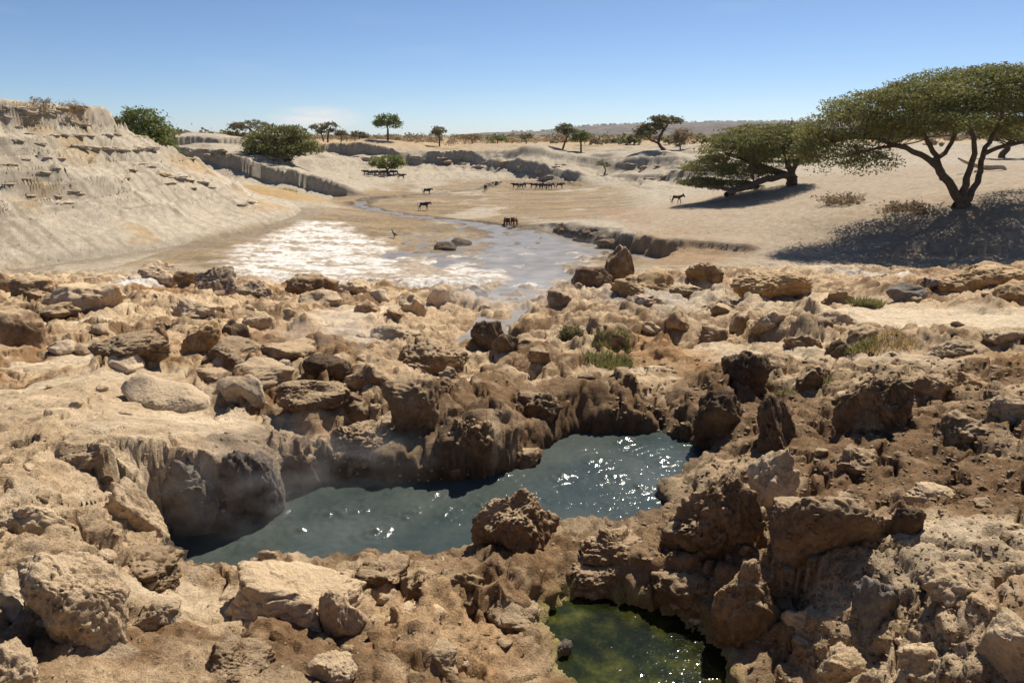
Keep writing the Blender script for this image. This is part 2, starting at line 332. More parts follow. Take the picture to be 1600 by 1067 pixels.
# push the surface along its normal with 3D noise, so banks get crumbly, overhanging faces
gx = np.gradient(ZZ, axis=1) / np.maximum(np.gradient(XX, axis=1), 1e-4); gy = np.gradient(ZZ, axis=0) / np.gradient(YY, axis=0)
def blur(a, k):
    for ax in (0, 1):
        c = np.cumsum(np.concatenate([np.repeat(np.take(a, [0], ax), k + 1, ax), a, np.repeat(np.take(a, [-1], ax), k, ax)], ax), ax, dtype=np.float64)
        a = ((np.take(c, range(2 * k + 1, c.shape[ax]), ax) - np.take(c, range(0, c.shape[ax] - 2 * k - 1), ax)) / (2 * k + 1)).astype(f4)
    return a
gx = blur(gx, 3); gy = blur(gy, 3)
nl = np.sqrt(gx * gx + gy * gy + 1); NX, NY, NZ = -gx / nl, -gy / nl, 1 / nl
slope = np.sqrt(gx * gx + gy * gy)
steep = sstep(.6, 1.6, slope)
amp = ROCKY * (.055 + .0035 * np.clip(YY, 0, 25)) * (1 - .75 * SMOOTH) * (1 + .8 * steep)
D3 = amp * fbm3(XX * 2.2, YY * 2.2, ZZ * 3.2, 3, 91) + amp * (.42 + .35 * sstep(8, 5, YY)) * sstep(24, 10, YY) * fbm3(XX * 8, YY * 8, ZZ * 11, 3, 95, .6) + (1 - ROCKY) * steep * (.05 + .003 * YY) * (YY > 100) * fbm3(XX * .12, YY * .12, ZZ * 1.9, 2, 97)
VX = XX + NX * D3; VY = YY + NY * D3; VZ = ZZ + NZ * D3 * .9
VZ = np.where((DP < -.12), np.minimum(VZ, POOL_Z - .3), VZ); VZ = np.where(DG < -.12, np.minimum(VZ, GREEN_Z - .15), VZ)

# ---- colours of the ground
def mixc(c, col_, m): return c * (1 - m[..., None]) + np.array(col_, f4) * m[..., None]
TAN, BROWN, DARK, PALE, SAND, WHITE, ORANGE, GRASS, GREY = (.56, .41, .25), (.235, .145, .075), (.115, .076, .043), (.64, .52, .36), (.40, .345, .262), (.72, .69, .64), (.42, .24, .105), (.225, .16, .09), (.25, .205, .16)
Cc = np.zeros(XX.shape + (3,), f4); Cc[:] = SAND
cn = fbm2(XX * .35, YY * .35, 4, 101); cn2 = fbm2(XX * 1.7, YY * 1.7, 4, 102); cn3 = fbm2(XX * .08, YY * .06, 4, 103)
near = np.zeros(XX.shape + (3,), f4); near[:] = TAN
near = mixc(near, BROWN, sstep(-.05, .45, cn + .5 * cn2 - .75 * SMOOTH + .1))
near = mixc(near, ORANGE, sstep(.3, .8, cn3 * 1.2 + .4 * cn2) * .35)
near = mixc(near, PALE, sstep(.2, .9, SMOOTH + .35 * cn2) * .75)
near = mixc(near, PALE, sstep(.35, .75, cn2 - .2 * cn) * .5)
Cc = mixc(near, SAND, sstep(46, 56, YY + 3 * cn))
CP = [(1120, 600, 60, 60, BROWN, .9), (1180, 640, 110, 70, BROWN, .8), (850, 650, 220, 40, BROWN, .85), (640, 700, 130, 50, DARK, .7), (900, 880, 250, 60, BROWN, .75), (1100, 860, 90, 110, BROWN, .8),
      (1040, 560, 90, 30, ORANGE, .7), (1420, 640, 120, 50, BROWN, .6), (1430, 352, 200, 45, (.17, .125, .085), .85), (340, 770, 110, 60, (.12, .10, .085), .95), (420, 700, 70, 50, GREY, .6), (470, 740, 50, 30, DARK, .7), (1120, 470, 90, 20, PALE, .6), (1010, 470, 80, 25, GREY, .5), (1000, 455, 90, 20, WHITE, .2),  # patch under the huge tree: dark soil, with the tree's shadow painted deeper
      (1480, 500, 160, 25, PALE, .9), (220, 445, 70, 12, WHITE, .8), (1340, 430, 60, 8, WHITE, .5), (100, 630, 140, 60, TAN, .6), (1500, 850, 120, 50, PALE, .5), (1400, 1000, 120, 50, PALE, .45), (1560, 570, 50, 30, ORANGE, .5), (700, 480, 60, 25, TAN, .6), (700, 960, 120, 60, ORANGE, .35)]
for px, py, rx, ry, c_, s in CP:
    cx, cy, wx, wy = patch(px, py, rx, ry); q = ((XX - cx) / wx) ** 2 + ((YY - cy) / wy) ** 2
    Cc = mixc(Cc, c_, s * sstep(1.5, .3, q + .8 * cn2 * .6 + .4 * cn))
# far ground: grazed brown flat, white salt crust, pale sand
fz = sstep(50, 58, YY)
flat = fz * sstep(1.6, .6, ZZ) * (XX > -32 - .0 * YY) * (YY < 175)
graz = flat * sstep(-.5, .15, cn3 + .25 * cn + .25)
gst = fbm2(XX * .09, YY * .33, 4, 111); Cc = mixc(Cc, GRASS, graz * .85); Cc = mixc(Cc, (.32, .225, .115), graz * sstep(.05, .4, gst) * .7); Cc = mixc(Cc, (.20, .15, .09), graz * sstep(.1, .45, -gst + .4 * cn) * .7); Cc = mixc(Cc, (.40, .33, .235), flat * sstep(.05, .4, fbm2(XX * .05 + 3, YY * .12, 3, 112)) * .25)
def wpoly(l, z=.15): return [at_z(a, b, z) for a, b in l]
SALT = wpoly([(330, 440), (365, 395), (470, 352), (530, 352), (610, 378), (640, 400), (720, 395), (900, 385), (960, 400), (900, 430), (840, 470), (600, 470), (420, 460)])
ds = sdist(XX, YY, SALT)
saltm = sstep(1.0, -1.5, ds + 1.5 * cn)
strk = fbm2(XX * .25 + .06 * YY, YY * .5, 5, 113, .6)
Cc = mixc(Cc, (.40, .33, .25), saltm * .9); lw = wpoly([(330, 445), (365, 397), (470, 353), (530, 353), (600, 380), (590, 420), (560, 450)]); dl = sdist(XX, YY, lw)
wm = np.maximum(sstep(1.5, -2.5, dl + 2 * cn), .85 * sstep(-.15, .3, strk + .2 * cn2))
Cc = mixc(Cc, WHITE, saltm * wm * sstep(-.28, .25, strk + .45 * cn2 + .3 * fbm2(XX * 1.1, YY * 1.3, 3, 114) + .12))
d, t = seg_dist(XX, YY, STREAM); ww = np.interp(t, range(len(STRW)), STRW)
Cc = mixc(Cc, (.13, .10, .075), fz * sstep(1.75, 1.0, d / ww + .4 * cn) * sstep(0, .2, flat + saltm) * .75 * (1 - .55 * saltm))
# dark gravel along the foot of the bluff, stains on the bluff
dF, tF = seg_dist(XX, YY, FOOT); tF = np.interp(tF, range(len(FT)), FT).astype(f4); insF = inside(XX, YY, HILLPOLY)
Cc = mixc(Cc, (.25, .20, .145), sstep(3.5, .5, dF + 1.5 * cn) * np.where(insF, .0, .8) * (tF < 5))
hillm = insF * sstep(0, 1.5, dF)
Cc = mixc(Cc, (.47, .405, .31), hillm.astype(f4))
along = tF * 12
Cc = mixc(Cc, (.31, .26, .19), hillm * sstep(.05, .5, fbm2(along * 1.3 + .3 * cn, dF * .1, 4, 121)) * .75)
Cc = mixc(Cc, (.42, .29, .14), hillm * sstep(.25, .6, fbm2(XX * .12 + 5, YY * .12, 4, 122)) * .6)
Cc = mixc(Cc, (.40, .26, .10), sstep(9, 5, np.hypot((XX + 40) * .6, YY - 108)) * (1 - hillm) * .8)
# right bank
rb = sstep(50, 56, YY) * sstep(110, 90, YY) * (XX > 12)
Cc = mixc(Cc, (.365, .29, .205), rb * .8)
Cc = mixc(Cc, (.30, .19, .10), rb * sstep(2.4, 1.2, ZZ) * sstep(-.2, .4, cn3 + .3 * cn) * .7)
# plain behind the rim: dry grass
pl = sstep(6.2, 7.4, ZZ) * sstep(170, 220, YY)
Cc = mixc(Cc, (.40, .28, .14), pl * .8)
Cc *= (1 + .16 * cn2 + .10 * fbm2(XX * 5, YY * 5, 2, 131))[..., None]
wet = sstep(.35, .02, np.maximum(VZ - POOL_Z, 0) + np.where(DP < .5, 0, 9)) ; Cc *= (1 - .45 * wet)[..., None]
algae = sstep(.12, .0, np.abs(DG)) * sstep(.25, .05, VZ - GREEN_Z); Cc = mixc(Cc, (.36, .33, .12), algae * .6)
Cc = np.clip(Cc, .01, .9)

# ------------------------------------------------------------------ material helpers
def mat(name):
    m = bpy.data.materials.new(name); m.use_nodes = True
    return m, m.node_tree.nodes, m.node_tree.links, m.node_tree.nodes['Principled BSDF']
def noise(n, l, scale, detail=5, rough=.6, vec=None):
    t = n.new('ShaderNodeTexNoise'); t.inputs['Scale'].default_value = scale; t.inputs['Detail'].default_value = detail; t.inputs['Roughness'].default_value = rough
    if vec: l.new(vec, t.inputs['Vector'])
    return t
def ramp(n, l, src, stops):
    r = n.new('ShaderNodeValToRGB'); e = r.color_ramp.elements
    while len(e) < len(stops): e.new(.5)
    for q, (p, c) in zip(e, stops): q.position = p; q.color = (c + (1,)) if len(c) == 3 else c
    l.new(src, r.inputs[0]); return r
def mixn(n, l, a, b, fac, mode='MIX'):
    m = n.new('ShaderNodeMix'); m.data_type = 'RGBA'; m.blend_type = mode
    for k, v in ((6, a), (7, b), (0, fac)):
        if hasattr(v, 'links'): l.new(v, m.inputs[k])
        else: m.inputs[k].default_value = v if k == 0 else tuple(v) + (1,)
    return m.outputs[2]
def bump(n, l, bs, srcs):
    prev = None
    for src, dist, st in srcs:
        b = n.new('ShaderNodeBump'); b.inputs['Distance'].default_value = dist; b.inputs['Strength'].default_value = st
        l.new(src, b.inputs['Height'])
        if prev: l.new(prev, b.inputs['Normal'])
        prev = b.outputs[0]
    l.new(prev, bs.inputs['Normal'])
def ground_mat():
    m, n, l, bs = mat('ground_earth'); at = n.new('ShaderNodeAttribute'); at.attribute_name = 'tint'
    g = n.new('ShaderNodeNewGeometry'); P = g.outputs['Position']
    a = noise(n, l, 9, 6, .7, P); b = noise(n, l, 55, 4, .7, P); c = noise(n, l, 1.2, 6, .65, P)
    r1 = ramp(n, l, a.outputs[0], [(.3, (.62, .60, .57)), (.5, (1, 1, 1)), (.72, (1.22, 1.2, 1.17))])
    r2 = ramp(n, l, b.outputs[0], [(.3, (.7, .68, .66)), (.55, (1.05, 1.05, 1.05)), (.75, (1.2, 1.2, 1.2))])
    r3 = ramp(n, l, c.outputs[0], [(.35, (.86, .84, .82)), (.65, (1.1, 1.1, 1.1))])
    x = mixn(n, l, at.outputs['Color'], r1.outputs[0], 1.0, 'MULTIPLY'); x = mixn(n, l, x, r2.outputs[0], .8, 'MULTIPLY'); x = mixn(n, l, x, r3.outputs[0], 1.0, 'MULTIPLY')
    l.new(x, bs.inputs['Base Color']); bs.inputs['Roughness'].default_value = .92; bs.inputs['Specular IOR Level'].default_value = .15
    wv_ = n.new('ShaderNodeVectorMath'); wv_.operation = 'MULTIPLY_ADD'; l.new(a.outputs['Color'], wv_.inputs[0]); wv_.inputs[1].default_value = (.25, .25, .25); l.new(P, wv_.inputs[2])
    vo = n.new('ShaderNodeTexVoronoi'); vo.feature = 'DISTANCE_TO_EDGE'; vo.inputs['Scale'].default_value = 3.2; l.new(wv_.outputs[0], vo.inputs['Vector'])
    vr = ramp(n, l, vo.outputs['Distance'], [(.0, (0, 0, 0)), (.05, (1, 1, 1))])
    bump(n, l, bs, [(vr.outputs[0], .02, .35), (a.outputs[0], .08, .9), (b.outputs[0], .022, 1.0)])
    return m
M_GROUND = ground_mat()
def rock_mat(name, c0, c1, c2, spots=None, dust=True):
    m, n, l, bs = mat(name); tc = n.new('ShaderNodeNewGeometry'); P = tc.outputs['Position']
    oi = n.new('ShaderNodeObjectInfo')
    a = noise(n, l, 2.2, 8, .65, P); b = noise(n, l, 14, 6, .7, P); c = noise(n, l, 70, 3, .7, P)
    r = ramp(n, l, a.outputs[0], [(.32, c0), (.5, c1), (.68, c2)])
    r2 = ramp(n, l, b.outputs[0], [(.3, (.6, .58, .56)), (.5, (1, 1, 1)), (.7, (1.25, 1.22, 1.18))])
    x = mixn(n, l, r.outputs[0], r2.outputs[0], .9, 'MULTIPLY')
    if spots:
        s = noise(n, l, 5, 6, .75, P); rr = ramp(n, l, s.outputs[0], [(.5, (0, 0, 0)), (.6, (1, 1, 1))]); x = mixn(n, l, x, spots, rr.outputs[0])
    sx_ = n.new('ShaderNodeSeparateXYZ'); l.new(tc.outputs['Normal'], sx_.inputs[0])
    ad = n.new('ShaderNodeMath'); ad.operation = 'MULTIPLY_ADD'; l.new(b.outputs[0], ad.inputs[0]); ad.inputs[1].default_value = .7; l.new(sx_.outputs['Z'], ad.inputs[2])
    dr = ramp(n, l, ad.outputs[0], [(.95, (0, 0, 0)), (1.25, (.62, .62, .62))]); dr.color_ramp.elements[1].position = 1.0; dr.color_ramp.elements[0].position = .78
    ad2 = n.new('ShaderNodeMath'); ad2.operation = 'MULTIPLY'; l.new(ad.outputs[0], ad2.inputs[0]); ad2.inputs[1].default_value = .8; l.new(ad2.outputs[0], dr.inputs[0])
    if dust: x = mixn(n, l, x, (.54, .40, .245), dr.outputs[0])
    hv = n.new('ShaderNodeMath'); hv.operation = 'MULTIPLY_ADD'; l.new(oi.outputs['Random'], hv.inputs[0]); hv.inputs[1].default_value = .4; hv.inputs[2].default_value = .8
    br = n.new('ShaderNodeHueSaturation'); l.new(x, br.inputs['Color']); l.new(hv.outputs[0], br.inputs['Value'])
    l.new(br.outputs[0], bs.inputs['Base Color']); bs.inputs['Roughness'].default_value = .9; bs.inputs['Specular IOR Level'].default_value = .2
    bump(n, l, bs, [(a.outputs[0], .10, .5), (b.outputs[0], .05, .9), (c.outputs[0], .012, .9)])
    return m
RM = {'tan': rock_mat('rock_tan', (.36, .255, .155), (.52, .385, .24), (.60, .465, .315)),
      'brown': rock_mat('rock_brown', (.135, .083, .043), (.245, .155, .083), (.42, .295, .175)),
      'dark': rock_mat('rock_dark', (.075, .05, .03), (.14, .09, .052), (.24, .16, .09), None, False),
      'pale': rock_mat('rock_pale', (.46, .345, .225), (.58, .46, .315), (.66, .55, .40)),
      'grey': rock_mat('rock_grey', (.12, .10, .08), (.21, .175, .14), (.30, .26, .21), None, False),
      'orange': rock_mat('rock_orange', (.33, .19, .075), (.46, .28, .12), (.52, .36, .18)),
      'bedded': rock_mat('rock_bedded', (.25, .205, .15), (.38, .32, .235), (.47, .40, .30)), 'ochre': rock_mat('rock_ochre', (.28, .20, .115), (.40, .30, .19), (.47, .38, .26)),
      'mottled': rock_mat('rock_mottled', (.17, .105, .055), (.27, .17, .095), (.36, .25, .15), (.62, .57, .5))}
def flatmat(name, c, rough=.85, var=.35, scale=6.0):
    m, n, l, bs = mat(name); tc = n.new('ShaderNodeTexCoord')
    a = noise(n, l, scale, 5, .65, tc.outputs['Object'])
    lo = tuple(q * (1 - var) for q in c); hi = tuple(min(q * (1 + var), 1) for q in c)
    r = ramp(n, l, a.outputs[0], [(.3, lo), (.7, hi)]); l.new(r.outputs[0], bs.inputs['Base Color']); bs.inputs['Roughness'].default_value = rough
    bs.inputs['Specular IOR Level'].default_value = .2
    return m

# ------------------------------------------------------------------ mesh helpers
def mesh_np(name, V, quads=None, tris=None, smooth=True):
    me = bpy.data.meshes.new(name); V = np.ascontiguousarray(V, f4)
    me.vertices.add(len(V)); me.vertices.foreach_set('co', V.ravel())
    fs = []; st = []; tot = 0
    if quads is not None and len(quads): q = np.asarray(quads, np.int32); fs.append(q.ravel()); st.append(np.arange(len(q)) * 4); tot += len(q) * 4
    if tris is not None and len(tris): t = np.asarray(tris, np.int32); fs.append(t.ravel()); st.append(tot + np.arange(len(t)) * 3)
    li = np.concatenate(fs).astype(np.int32); ls = np.concatenate(st).astype(np.int32)
    me.loops.add(len(li)); me.loops.foreach_set('vertex_index', li)
    me.polygons.add(len(ls)); me.polygons.foreach_set('loop_start', ls)
    me.polygons.foreach_set('use_smooth', np.full(len(ls), smooth)); me.update(calc_edges=True); me.validate()
    return me
def add(name, me, material=None, parent=None, loc=None):
    o = bpy.data.objects.new(name, me); col.objects.link(o)
    if material and me is not None and not me.materials: me.materials.append(material)
    if parent: o.parent = parent
    if loc is not None: o.location = loc
    return o
def tag(o, label=None, cat=None, group=None, kind=None):
    if label: o['label'] = label
    if cat: o['category'] = cat
    if group: o['group'] = group
    if kind: o['kind'] = kind
    return o
def empty(name, loc, label, cat, group=None):
    o = bpy.data.objects.new(name, None); col.objects.link(o); o.location = loc; o.empty_display_size = .2
    return tag(o, label, cat, group)

# ------------------------------------------------------------------ the ground, cut into its regions
NR = len(ys)
idx = np.arange(NR * NC).reshape(NR, NC)
Q = np.stack([idx[:-1, :-1], idx[:-1, 1:], idx[1:, 1:], idx[1:, :-1]], -1).reshape(-1, 4)
zone = np.zeros((NR, NC), np.int8)
zone[(YY > 52)] = 3                                   # river banks
zone[(YY > 52) & (ZZ < .75) & (XX > -34)] = 2         # flat valley floor
zone[(saltm > .5) & (YY > 50)] = 1                    # salt crust
zone[insF] = 4
zone[(YY > 185) & (ZZ > 6.6)] = 5
qz = zone[:-1, :-1].ravel()
Vall = np.stack([VX, VY, VZ], -1).reshape(-1, 3); Call = Cc.reshape(-1, 3)
for k, nm in enumerate(['rocky_ground', 'salt_flat', 'valley_floor', 'river_bank', 'sand_hill', 'plain']):
    q = Q[qz == k]
    if not len(q): continue
    u, inv = np.unique(q.ravel(), return_inverse=True)
    me = mesh_np(nm, Vall[u], inv.reshape(-1, 4))
    ca = me.color_attributes.new('tint', 'FLOAT_COLOR', 'POINT'); ca.data.foreach_set('color', np.concatenate([Call[u], np.ones((len(u), 1), f4)], 1).astype(f4).ravel())
    tag(add(nm, me, M_GROUND), kind='structure')
# the plain on to the horizon, and the long flat hill
gy_ = np.exp(np.linspace(math.log(418), math.log(9000), 90)); ga = np.linspace(-1.6, 1.6, 160)
X2 = ga[None, :] * gy_[:, None]; Y2 = np.repeat(gy_[:, None], 160, 1); Z2 = 9.4 + .6 * fbm2(X2 * .004, Y2 * .004, 3, 141) + np.minimum((Y2 - 418) * .0008, 1)
i2 = np.arange(90 * 160).reshape(90, 160)
q2 = np.stack([i2[:-1, :-1], i2[:-1, 1:], i2[1:, 1:], i2[1:, :-1]], -1).reshape(-1, 4)
me = mesh_np('plain', np.stack([X2, Y2, Z2], -1).reshape(-1, 3), q2)
ca = me.color_attributes.new('tint', 'FLOAT_COLOR', 'POINT')
c2 = np.zeros((90 * 160, 4), f4); c2[:] = (.27, .19, .10, 1); ca.data.foreach_set('color', c2.ravel())
tag(add('distant_plain', me, M_GROUND), kind='structure')
def far_hill():
    hx = np.linspace(-500, 3600, 420); hy = np.linspace(2300, 3400, 70)
    X, Y = np.meshgrid(hx, hy); px = 800 + X / 2600 * F * 1.04
    prof = np.interp(px, [690, 760, 860, 900, 950, 1020, 1100, 1250, 1500, 1900], [0, 14, 20, 34, 42, 47, 52, 56, 60, 60])
    rise = sstep(2350, 2750, Y + 60 * fbm2(X * .004, Y * .004, 3, 151))
    Z = 8 + prof * rise + 3.0 * fbm2(X * .008, Y * .008, 4, 152) * rise * (1 - rise) * 4 + 1.0 * fbm2(X * .02, Y * .02, 3, 153)
    i = np.arange(X.size).reshape(X.shape); q = np.stack([i[:-1, :-1], i[:-1, 1:], i[1:, 1:], i[1:, :-1]], -1).reshape(-1, 4)
    me = mesh_np('far_hill', np.stack([X, Y, Z], -1).reshape(-1, 3), q)
    m, n, l, bs = mat('hill_scrub'); g = n.new('ShaderNodeNewGeometry')
    mp = n.new('ShaderNodeMapping'); mp.inputs['Scale'].default_value = (.006, .006, .05); l.new(g.outputs['Position'], mp.inputs[0])
    a = noise(n, l, 3, 8, .7, mp.outputs[0]); b = noise(n, l, .09, 4, .8, g.outputs['Position'])
    r = ramp(n, l, a.outputs[0], [(.3, (.06, .048, .04)), (.5, (.115, .088, .068)), (.65, (.22, .165, .115))])
    r2 = ramp(n, l, b.outputs[0], [(.42, (.45, .45, .42)), (.55, (1, 1, 1))])
    l.new(mixn(n, l, r.outputs[0], r2.outputs[0], .8, 'MULTIPLY'), bs.inputs['Base Color']); bs.inputs['Roughness'].default_value = 1
    tag(add('far_hill', me, m), kind='structure')
    return hx, prof
far_hill()

# ------------------------------------------------------------------ water
def clip_grid(poly, z, step, grow, zfn=None):
    xs = [p[0] for p in poly]; yy = [p[1] for p in poly]
    gx = np.arange(min(xs) - grow, max(xs) + grow, step); gy = np.arange(min(yy) - grow, max(yy) + grow, step)
    X, Y = np.meshgrid(gx, gy); X = X.astype(f4); Y = Y.astype(f4); d = sdist(X, Y, poly)
    Z = np.full(X.shape, z, f4) if zfn is None else zfn(X, Y)
    i = np.arange(X.size).reshape(X.shape); q = np.stack([i[:-1, :-1], i[:-1, 1:], i[1:, 1:], i[1:, :-1]], -1).reshape(-1, 4)
    q = q[(d[:-1, :-1] < grow).ravel()]; u, inv = np.unique(q.ravel(), return_inverse=True)
    return np.stack([X, Y, Z], -1).reshape(-1, 3)[u], inv.reshape(-1, 4)
BUB = [(680, 772), (640, 800), (560, 790), (470, 828), (590, 830), (520, 800), (700, 800), (780, 740), (975, 690), (930, 720), (1000, 760), (880, 745), (380, 850), (610, 770), (750, 790), (960, 745), (1040, 720), (820, 780), (450, 800)]
def pool_surface(X, Y):
    z = POOL_Z + .006 * fbm2(X * 5, Y * 7, 3, 161)
    for i, (a, b) in enumerate(BUB):
        p = at_z(a, b, POOL_Z); r = .10 + .12 * ((i * 37) % 10) / 10
        q = np.exp(-((X - p[0]) ** 2 + (Y - p[1]) ** 2) / (r * r))
        z = z + q * (.008 + .03 * lumps2(X, Y, .055, 170 + i, .9) / .5)
        rr = np.hypot(X - p[0], Y - p[1]); z = z + .006 * np.sin(rr * 55) * np.exp(-rr * 3.2)
    return z
def water_mat(name, c0, c1, scale, rough, bscale, bstr, bdist=.02):
    m, n, l, bs = mat(name); g = n.new('ShaderNodeNewGeometry'); P = g.outputs['Position']
    a = noise(n, l, scale, 5, .6, P); r = ramp(n, l, a.outputs[0], [(.35, c0), (.65, c1)]); l.new(r.outputs[0], bs.inputs['Base Color'])
    bs.inputs['Roughness'].default_value = rough; bs.inputs['IOR'].default_value = 1.33; bs.inputs['Specular IOR Level'].default_value = .5
    b = noise(n, l, bscale, 3, .6, P); c = noise(n, l, bscale * 4, 2, .5, P)
    bump(n, l, bs, [(b.outputs[0], bdist, bstr), (c.outputs[0], bdist * .3, bstr)])
    return m
V, q = clip_grid(POOL, POOL_Z, .03, .22, pool_surface)
tag(add('pool_water', mesh_np('pool_water', V, q), water_mat('milky_water', (.038, .052, .048), (.072, .085, .075), 1.2, .12, 13, .5, .014)), kind='structure')
def green_mat():
    m, n, l, bs = mat('algae_water'); g = n.new('ShaderNodeNewGeometry'); P = g.outputs['Position']
    a = noise(n, l, 3.4, 7, .65, P); b = noise(n, l, 1.1, 5, .6, P)
    r = ramp(n, l, a.outputs[0], [(.36, (.008, .012, .004)), (.5, (.02, .026, .006)), (.62, (.06, .064, .012)), (.75, (.13, .115, .035))])
    r2 = ramp(n, l, b.outputs[0], [(.4, (.35, .35, .35)), (.65, (1.2, 1.2, 1.2))])
    l.new(mixn(n, l, r.outputs[0], r2.outputs[0], .9, 'MULTIPLY'), bs.inputs['Base Color']); bs.inputs['Roughness'].default_value = .08; bs.inputs['IOR'].default_value = 1.33
    c = noise(n, l, 26, 2, .5, P); bump(n, l, bs, [(c.outputs[0], .012, .35)])
    return m
def green_surface(X, Y): return GREEN_Z + .004 * lumps2(X, Y, .045, 180, .06) + .002 * fbm2(X * 8, Y * 8, 2, 181)
V, q = clip_grid(GREEN, GREEN_Z, .02, .16, green_surface)
tag(add('algae_pool_water', mesh_np('algae_pool_water', V, q), green_mat()), kind='structure')
M_STREAM = water_mat('stream_water', (.16, .14, .115), (.30, .26, .21), .5, .3, 4, .6, .03)
sx = np.linspace(-42, 28, 90); sy = np.linspace(50, 172, 120); X, Y = np.meshgrid(sx, sy); i = np.arange(X.size).reshape(X.shape)
q = np.stack([i[:-1, :-1], i[:-1, 1:], i[1:, 1:], i[1:, :-1]], -1).reshape(-1, 4)
dS, tS = seg_dist(X, Y, STREAM); dS2, _ = seg_dist(X, Y, SIDE); keep = (np.minimum(dS, dS2) < np.where(Y < 88, 15, 7))[:-1, :-1].ravel()
u, inv = np.unique(q[keep].ravel(), return_inverse=True)
tag(add('stream_water', mesh_np('stream_water', np.stack([X, Y, np.full(X.shape, .035)], -1).reshape(-1, 3)[u], inv.reshape(-1, 4)), M_STREAM), kind='structure')
def ribbon(pts, wid, sub=14):
    V = []; n = len(pts); ts = np.linspace(0, n - 1.001, (n - 1) * sub)
    P = np.array([[np.interp(t, range(n), [p[k] for p in pts]) for k in range(3)] for t in ts]); W = np.interp(ts, range(n), wid)
    T = np.gradient(P[:, :2], axis=0); T /= np.linalg.norm(T, axis=1)[:, None] + 1e-9; N = np.stack([-T[:, 1], T[:, 0]], -1)
    us = np.linspace(-1, 1, 13)
    for j in range(len(ts)):
        for k in us: V.append((P[j, 0] + N[j, 0] * k * W[j], P[j, 1] + N[j, 1] * k * W[j], P[j, 2] - .06 + .015 * math.sin(j * 1.3 + k * 4)))
    i = np.arange(len(V)).reshape(len(ts), 13); q = np.stack([i[:-1, :-1], i[1:, :-1], i[1:, 1:], i[:-1, 1:]], -1).reshape(-1, 4)
    return np.array(V, f4), q
V, q = ribbon(CHAN, [.5, .9, .7, 1.2, 1.9, 2.4, 2.6])
tag(add('outflow_water', mesh_np('outflow_water', V, q), M_STREAM), kind='structure')

# ------------------------------------------------------------------ boulders
_ico = {}
def ico(s):
    if s not in _ico:
        bm = bmesh.new(); bmesh.ops.create_icosphere(bm, subdivisions=s, radius=1)
        V = np.array([v.co[:] for v in bm.verts], f4); T = np.array([[v.index for v in f.verts] for f in bm.faces], np.int32); bm.free(); _ico[s] = (V, T)
    return _ico[s]
def boulder_mesh(seed, sub, dims, ang=7, rough=1.0, lump=.5):
    rs = np.random.RandomState(seed); D, T = ico(sub)
    N = rs.normal(size=(8 + rs.randint(6), 3)); N /= np.linalg.norm(N, axis=1)[:, None]; off = rs.uniform(.55, 1.0, len(N)); ang = ang * 1.35
    s = (np.maximum(D @ N.T, 0) / off) ** ang
    r = 1 / (s.sum(1) + .35) ** (1 / ang)
    P = D * r[:, None]
    o = rs.uniform(-50, 50, 3)
    q = P * .9 + o; P = P + .30 * np.stack([fbm3(q[:, 0] + 17 * k, q[:, 1], q[:, 2], 2, seed + 30 + k) for k in range(3)], -1)
    q = P * 1.4 + o; r2 = .20 * rough * fbm3(q[:, 0], q[:, 1], q[:, 2], 2, seed)
    q = P * 4.2 + o; n = fbm3(q[:, 0], q[:, 1], q[:, 2], 4, seed + 5, .55)
    r2 = r2 + .085 * rough * n - .10 * rough * np.maximum(np.abs(n) * -5 + .6, 0)
    q = P * 2.1 + o; cr = np.abs(fbm3(q[:, 0], q[:, 1], q[:, 2] * 1.8, 3, seed + 9)); r2 = r2 - .15 * lump * np.maximum(1 - cr * 13, 0)
    if sub >= 5:
        q = P * 15 + o; r2 = r2 + .022 * rough * fbm3(q[:, 0], q[:, 1], q[:, 2], 2, seed + 7)
    q = P * 8 + o; r2 = r2 - .05 * rough * np.maximum(fbm3(q[:, 0], q[:, 1], q[:, 2], 2, seed + 13) - .15, 0) * 2.5
    P = P * (1 + r2[:, None]); lo, hi = P.min(0), P.max(0)
    P = (P - (lo + hi) / 2) / (hi - lo) * np.array(dims, f4)
    P[:, 2] += dims[2] / 2
    return mesh_np('boulder', P, None, T)
_dg = bpy.context.evaluated_depsgraph_get()
GROUND = [o for o in col.objects if o.name in ('rocky_ground', 'salt_flat', 'valley_floor', 'river_bank', 'sand_hill', 'plain')]
def cast(org, d):
    best = None; bd = 1e9
    for o in GROUND:
        ok, p, n, i = o.ray_cast(org, d, depsgraph=_dg)
        if ok and (p - org).length < bd: bd = (p - org).length; best = p
    return best
def gz(x, y):       # height of the built ground under a point
    p = cast(Vector((x, y, 60)), Vector((0, 0, -1))); return p.z if p else 9.4
def full_hit(px, py):
    a, r = ray(px, py); p = cast(Vector((0, 0, CAM_Z)), Vector((a, 1, -r)).normalized())
    return (p.x, p.y, p.z) if p else at_y(px, py, 415)
BOULDERS = []
